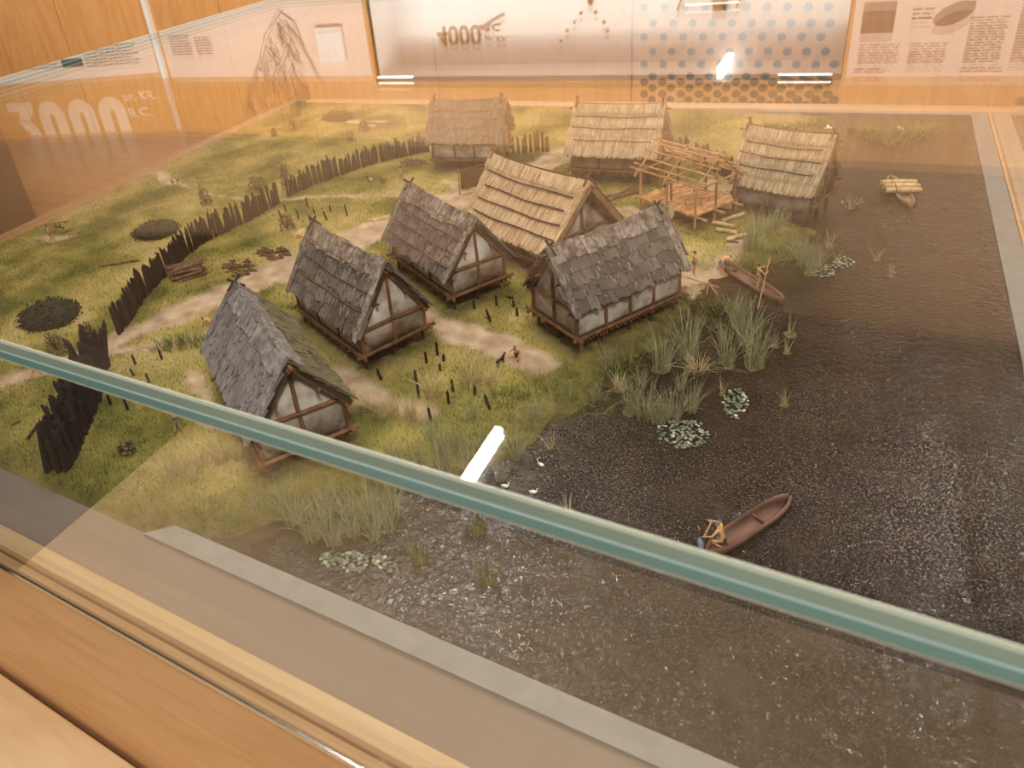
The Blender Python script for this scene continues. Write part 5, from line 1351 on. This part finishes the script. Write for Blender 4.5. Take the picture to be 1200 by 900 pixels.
def person(loc, rz, ps, label, hair, cloth, s=.0245, long_hair=False, tilt=0):
    J = {k: Vector(v) for k, v in ps.items() if k != 'face'}
    order = list(J); idx = {k: i for i, k in enumerate(order)}
    E_ = [('pelvis', 'waist'), ('waist', 'chest'), ('chest', 'neck'), ('neck', 'head'), ('head', 'crown')]
    for d in 'lr': E_ += [('chest', 'sh' + d), ('sh' + d, 'el' + d), ('el' + d, 'wr' + d), ('pelvis', 'hi' + d), ('hi' + d, 'kn' + d), ('kn' + d, 'an' + d), ('an' + d, 'to' + d)]
    me = bpy.data.meshes.new('body'); me.from_pydata([J[k] for k in order], [(idx[a], idx[b]) for a, b in E_], [])
    o = bpy.data.objects.new('body', me); COL.objects.link(o)
    o.modifiers.new('skin', 'SKIN'); sb = o.modifiers.new('sub', 'SUBSURF'); sb.levels = 1; sb.render_levels = 1
    for k, i in idx.items():
        r = RAD.get(k) or RAD[k[:2]]
        me.skin_vertices[0].data[i].radius = (r, r * (.78 if k in ('chest', 'waist') else 1))
        if k == 'pelvis': me.skin_vertices[0].data[i].use_root = True
    dg = bpy.context.evaluated_depsgraph_get(); m2 = bpy.data.meshes.new_from_object(o.evaluated_get(dg))
    bpy.data.objects.remove(o); bpy.data.meshes.remove(me)
    bm = bmesh.new(); bm.from_mesh(m2); bpy.data.meshes.remove(m2)
    # hands: palm and five unequal fingers; nose and ears
    for d, sg in (('l', -1), ('r', 1)):
        w = J['wr' + d]; dr = (w - J['el' + d]).normalized(); sd = dr.cross(Vector((0, 1, 0)) if abs(dr.y) < .9 else Vector((0, 0, 1))).normalized()
        blob(bm, w + dr * .05, (.036, .036, .036), 6, 5)
        for f_, ln in ((-1.5, .055), (-.5, .075), (.5, .08), (1.5, .07)):
            q = w + dr * .075 + sd * f_ * .018; tube(bm, [q, q + dr * ln * .6, q + dr * ln * .9 + Vector((0, .012, -.01))], [.010, .009, .006], 5)
        tube(bm, [w + dr * .04 + sd * .03, w + dr * .075 + sd * .062, w + dr * .10 + sd * .065], [.012, .010, .007], 5)
    fc = Vector(ps['face']).normalized(); up = (J['crown'] - J['head']).normalized(); sd = fc.cross(up).normalized(); hc = (J['head'] + J['crown']) / 2; fc = up.cross(sd).normalized() * (1 if up.cross(sd).dot(fc) > 0 else -1)
    tube(bm, [hc + fc * .075 + up * .012, hc + fc * .108 - up * .022, hc + fc * .08 - up * .034], [.010, .016, .012], 5)
    for s_ in (-1, 1): blob(bm, hc + sd * s_ * .084 - up * .005, (.014, .020, .026), 6, 5)
    S_ = Matrix.Scale(s, 4); bmesh.ops.transform(bm, matrix=S_, verts=bm.verts[:])
    R = empty('person', loc, rz, label, 'person'); R.rotation_euler.x = tilt
    smooth(obj('body', bm, SKIN, R))
    def child(name, fn, m):
        b2 = bmesh.new(); fn(b2); bmesh.ops.transform(b2, matrix=S_, verts=b2.verts[:]); smooth(obj(name, b2, m, R))
    child('eyes', lambda b2: [blob(b2, hc + fc * .080 + sd * q * .034 + up * .012, .011, 6, 5) for q in (-1, 1)], EYEM)
    child('mouth', lambda b2: blob(b2, hc + fc * .082 - up * .052, (.022, .010, .007), 6, 4), CLOTHD)
    def hr_(b2):
        blob(b2, hc - fc * .022 + up * .026, (.092, .095, .088), 10, 7)
        if long_hair: tube(b2, [hc - fc * .06, J['neck'] - fc * .075 - up * .05], [.075, .055], 8)
    child('hair', hr_, hair)
    def gar(b2):
        h0, h1 = J['hil'].lerp(J['knl'], .38), J['hir'].lerp(J['knr'], .38); mid = (h0 + h1) / 2
        if (h0 - h1).length < .34: tube(b2, [J['pelvis'].lerp(J['waist'], .55), J['pelvis'], mid], [.140, .165, .195], 10)
        else:
            blob(b2, J['pelvis'], (.165, .165, .150), 10, 7); tube(b2, [J['hil'], h0], [.115, .10], 8); tube(b2, [J['hir'], h1], [.115, .10], 8)
    child('loincloth', gar, cloth)
    return R
random.seed(5)
def look(a, b): d = P(*b) - P(*a); return math.atan2(d.y, d.x) - math.pi / 2
person(G(606, 421), look((606, 421), (596, 440)), SQUAT, 'crouching grey-haired person beside a black dog on the path', HAIRG, CLOTHD)
person(Vector((cA.location.x, cA.location.y, 0)) + (P(842, 641) - P(876, 620.5)) * 1.0 + Vector((0, 0, .002)), look((842, 641), (815, 628)), KNEEL, 'kneeling paddler with grey loincloth in the open-water canoe', HAIRG, CLOTHG)
pB = P(887, 340); pB.z = .002
person(pB, look((887, 340), (905, 338)), POLE_P, 'person standing in the landed canoe, holding a long pole', HAIRD, CLOTHB)
person(G(846, 320), look((846, 318), (858, 314)), BEND, 'person bending over the landward end of the canoe', HAIRD, CLOTHG)
person(G(813, 322), look((813, 322), (835, 320)), STAND, 'person standing on sandy path with a grey loincloth', HAIRD, CLOTHG)
person(G(210, 506), look((210, 506), (210, 470)), ARMS, 'person with raised arms seen from behind under the green edge', HAIRD, CLOTHG)
person(G(42, 441), look((42, 441), (120, 410)), WALK, 'walker on the path at far left below the green edge', HAIRD, CLOTHB)
person(G(62, 284), look((62, 284), (83, 279)), CARRY, 'left of two carriers bearing a pole with slung game', HAIRD, CLOTHG)
person(G(84, 280), look((62, 284), (83, 279)), CARRY, 'right of two carriers bearing a pole with slung game', HAIRD, CLOTHD)
person(G(211, 220), look((211, 220), (175, 205)), WALK, 'walker on the narrow meadow path with a small dog', HAIRD, CLOTHB)
person(G(236, 226), look((236, 226), (215, 222)), WALK, 'walker carrying a spear beside the grey-brown bush', HAIRD, CLOTHG)
person(G(472, 215), look((472, 215), (440, 214)), WALK, 'herder in a tan loincloth walking behind the goats', HAIRD, CLOTHB)
q = b9 @ Vector((.045, -.016, zf + .0535)); person(q, PR['h9'][2] + 1.2, SQUAT, 'worker crouching on the bare roof poles of the frame', HAIRD, CLOTHB)
q = b9 @ Vector((.098, .018, zf + .001)); person(q, PR['h9'][2] + 2.6, ARMS, 'worker reaching up from the plank floor of the frame', HAIRD, CLOTHD)
person(G(250, 390), look((250, 385), (225, 380)), BEND, 'person stooping behind the nearest hut beside the sandy path', HAIRD, CLOTHB)
person(G(547, 222), look((547, 222), (560, 205)), STAND, 'person half hidden behind the ridge of the biggest thatched house', HAIRD, CLOTHB)
# what they hold
def held(name, pts, r, m, label, cat):
    mid = sum((Vector(p) for p in pts), Vector()) / len(pts)
    o = obj(name, tubebm([Vector(p) - mid for p in pts], r, 6), m); o.location = mid; tag(o, label, cat)
def reach(o_, v): return o_.location + Matrix.Rotation(o_.rotation_euler.z, 3, 'Z') @ (Vector(v) * .0245)
ppl = {o['label']: o for o in bpy.data.objects if o.get('category') == 'person'}
a = ppl['person standing in the landed canoe, holding a long pole']; h_ = reach(a, (-.02, .50, 1.32))
lo = P(888, 362); held('pole', [(lo.x, lo.y, -.001), (h_.x, h_.y, h_.z), tuple(h_ + (h_ - Vector((lo.x, lo.y, 0))) * .35)], .0009, POLE, 'long punting pole held upright in the landed canoe', 'pole')
a = ppl['kneeling paddler with grey loincloth in the open-water canoe']; h_ = reach(a, (-.46, .46, .52)); h2_ = reach(a, (.20, .46, .84))
e_ = P(825, 640); held('paddle', [(e_.x, e_.y, .001), tuple(h_), tuple(h2_)], .0008, POLE, 'thin paddle in the hands of the kneeling paddler', 'paddle')
a = ppl['left of two carriers bearing a pole with slung game']; b2 = ppl['right of two carriers bearing a pole with slung game']
h1, h2 = reach(a, (-.16, .08, 1.72)), reach(b2, (-.16, .08, 1.72)); dd = (h2 - h1).normalized() * .006
cp = obj('carrying_pole', tubebm([h1 - dd - h1, h2 + dd - h1], .0008, 5), TIMBD); cp.location = h1; tag(cp, 'thin pole on the shoulders of the two carriers', 'pole')
a = ppl['walker carrying a spear beside the grey-brown bush']; h_ = reach(a, (.24, .30, 1.05))
dv = (P(248, 224) - P(236, 226)).normalized(); held('spear', [tuple(h_ - dv * .018 + Vector((0, 0, .004))), tuple(h_), tuple(h_ + dv * .028 - Vector((0, 0, .004)))], .0006, TIMB, 'thin spear carried level by the meadow walker', 'spear')

# ------------------------------------------------------------------ animals
def quad(name, loc, rz, s, m, label, cat, horns=False, hang=False):
    """four-legged animal, facing +x, about 1 long at s = 1"""
    pt = dict(hip=(-.36, 0, .62), belly=(-.02, 0, .58), chest=(.30, 0, .60), neck=(.46, 0, .78), head=(.58, 0, .90), muz=(.76, 0, .82), tail=(-.50, 0, .66), tail2=(-.64, 0, .50))
    rd = dict(hip=.13, belly=.125, chest=.16, neck=.09, head=.088, muz=.045, tail=.03, tail2=.015)
    ed = [('hip', 'belly'), ('belly', 'chest'), ('chest', 'neck'), ('neck', 'head'), ('head', 'muz'), ('hip', 'tail'), ('tail', 'tail2')]
    for q, y in (('a', -.11), ('b', .11)):
        pt.update({'st' + q: (-.36, y, .52), 'kn' + q: (-.28, y, .36), 'hk' + q: (-.44, y, .22), 'pw' + q: (-.40, y, .02), 'el' + q: (.28, y, .44), 'ca' + q: (.31, y, .24), 'fp' + q: (.31, y, .02)})
        rd.update({'st' + q: .085, 'kn' + q: .06, 'hk' + q: .032, 'pw' + q: .036, 'el' + q: .062, 'ca' + q: .036, 'fp' + q: .036})
        ed += [('hip', 'st' + q), ('st' + q, 'kn' + q), ('kn' + q, 'hk' + q), ('hk' + q, 'pw' + q), ('chest', 'el' + q), ('el' + q, 'ca' + q), ('ca' + q, 'fp' + q)]
    o_ = list(pt); ix = {k: i for i, k in enumerate(o_)}
    me = bpy.data.meshes.new('beast'); me.from_pydata([pt[k] for k in o_], [(ix[a], ix[b]) for a, b in ed], [])
    o = bpy.data.objects.new('beast', me); COL.objects.link(o); o.modifiers.new('s', 'SKIN'); sb = o.modifiers.new('u', 'SUBSURF'); sb.levels = 1
    for k, i in ix.items():
        me.skin_vertices[0].data[i].radius = (rd[k], rd[k])
        if k == 'belly': me.skin_vertices[0].data[i].use_root = True
    m2 = bpy.data.meshes.new_from_object(o.evaluated_get(bpy.context.evaluated_depsgraph_get())); bpy.data.objects.remove(o); bpy.data.meshes.remove(me)
    bm = bmesh.new(); bm.from_mesh(m2); bpy.data.meshes.remove(m2)
    for y in (-1, 1): tube(bm, [(.54, y * .05, .95), (.52, y * .085, 1.06)], [.035, .008], 5)
    bmesh.ops.transform(bm, matrix=Matrix.Scale(s, 4), verts=bm.verts[:])
    R = empty(name, loc, rz, label, cat); smooth(obj('body', bm, m, R))
    b2 = bmesh.new()
    for y in (-1, 1): blob(b2, Vector((.645, y * .062, .91)) * s, .016 * s, 6, 4)
    obj('eyes', b2, EYEM, R)
    if horns:
        b2 = bmesh.new()
        for y in (-1, 1): tube(b2, [Vector(q) * s for q in ((.56, y * .03, .97), (.52, y * .06, 1.08), (.44, y * .09, 1.12))], [.022 * s, .016 * s, .005 * s], 5)
        obj('horns', b2, PALELOG, R)
    if hang: R.rotation_euler.x = math.pi
    return R
quad('dog', G(587, 428), look((587, 428), (598, 420)) + math.pi / 2, .0165, FURB, 'small black dog standing before the crouching person', 'dog')
quad('dog', G(203, 216), look((203, 216), (180, 205)) + math.pi / 2, .014, FURB, 'small dark dog beside the walker on the meadow path', 'dog')
quad('goat', G(434, 214), 3.0, .017, FURP, 'black and white goat ahead of the herder', 'goat', True)
quad('goat', G(449, 215), 2.9, .019, FURR, 'reddish brown goat between the pied goat and herder', 'goat', True)
h_ = (h1 + h2) / 2; g_ = quad('deer', h_ + Vector((0, 0, .0006)), math.atan2((h2 - h1).y, (h2 - h1).x), .017, FURB, 'dark game animal slung by its feet from the carrying pole', 'game')
g_.rotation_euler.x = math.pi
def swan(x, y, rz, s, label):
    R = empty('swan', P(x, y), rz, label, 'bird', 'white swans on the water')
    b_ = bmesh.new(); blob(b_, (0, 0, .30 * s), (.55 * s, .30 * s, .30 * s), 12, 8)
    tube(b_, [Vector(q) * s for q in ((-.45, 0, .38), (-.72, 0, .52))], [.16 * s, .02 * s], 8)
    tube(b_, [Vector(q) * s for q in ((.40, 0, .38), (.62, 0, .58), (.62, 0, .85), (.56, 0, 1.02), (.66, 0, 1.10), (.76, 0, 1.06))], [.14 * s, .085 * s, .07 * s, .07 * s, .085 * s, .05 * s], 8)
    smooth(obj('body', b_, FEATH, R)); obj('beak', tubebm([Vector((.77, 0, 1.05)) * s, Vector((.92, 0, 1.0)) * s], [.04 * s, .015 * s], 6), BEAK, R)
swan(634, 546, 2.9, .0068, 'white swan alone, highest of three on the dark water')
swan(592, 571, 0.2, .0068, 'white swan just above the green edge, left of three')
swan(625, 578, 0.3, .0068, 'white swan just above the green edge, lowest right of three')
def gull(x, y, z, rz, s, label, m=FEATH):
    p = P(x, y, z); R = empty('gull', p, rz, label, 'bird')
    b_ = bmesh.new(); blob(b_, (0, 0, 0), (.42 * s, .14 * s, .13 * s), 10, 6); blob(b_, (.44 * s, 0, .06 * s), .11 * s, 8, 6); tube(b_, [(-.35 * s, 0, 0), (-.62 * s, 0, 0)], [.1 * s, .03 * s], 6)
    smooth(obj('body', b_, m, R))
    for y_ in (-1, 1):
        b2 = bmesh.new(); q = [(.15, .08, .06), (.22, .55, .26), (.02, 1.05, .16), (-.12, .55, .24), (-.12, .08, .05)]
        vs = [b2.verts.new((a_ * s, y_ * b_2 * s, c_ * s)) for a_, b_2, c_ in q]; b2.faces.new(vs)
        rr = bmesh.ops.extrude_face_region(b2, geom=b2.faces[:]); bmesh.ops.translate(b2, vec=(0, 0, .03 * s), verts=[g for g in rr['geom'] if isinstance(g, bmesh.types.BMVert)]); bmesh.ops.recalc_face_normals(b2, faces=b2.faces[:])
        obj('wing', b2, m, R)
    obj('beak', tubebm([(.53 * s, 0, .06 * s), (.68 * s, 0, .03 * s)], [.03 * s, .01 * s], 5), BEAK, R)
    return R
gull(1055, 151, .004, .6, .011, 'white gull with spread wings above the far sedge')
gull(971, 150, .118, .4, .012, 'white gull landing at the right ridge end of the waterside hut')
gull(922, 147, .006, 1.2, .008, 'small white gull at the back edge left of the ridge')
# heron beside the canoe
p = P(820, 648); R = empty('heron', p, 2.0, 'grey heron standing in water beside the paddler', 'bird')
b_ = bmesh.new(); blob(b_, (0, 0, .0125), (.0062, .0030, .0036), 10, 7, Matrix.Rotation(-.6, 4, 'Y')); tube(b_, [(.003, 0, .015), (.0058, 0, .019), (.0044, 0, .0225), (.0062, 0, .0245)], [.002, .0012, .001, .0013], 7)
smooth(obj('body', b_, FEATHG, R)); obj('beak', tubebm([(.0072, 0, .0245), (.0118, 0, .0240)], [.0007, .0002], 5), BEAK, R)
for y_ in (-1, 1): obj('leg', tubebm([(0, y_ * .0012, .010), (-.0008, y_ * .0012, .005), (0, y_ * .0012, -.001)], .0004, 4), TIMBD, R)
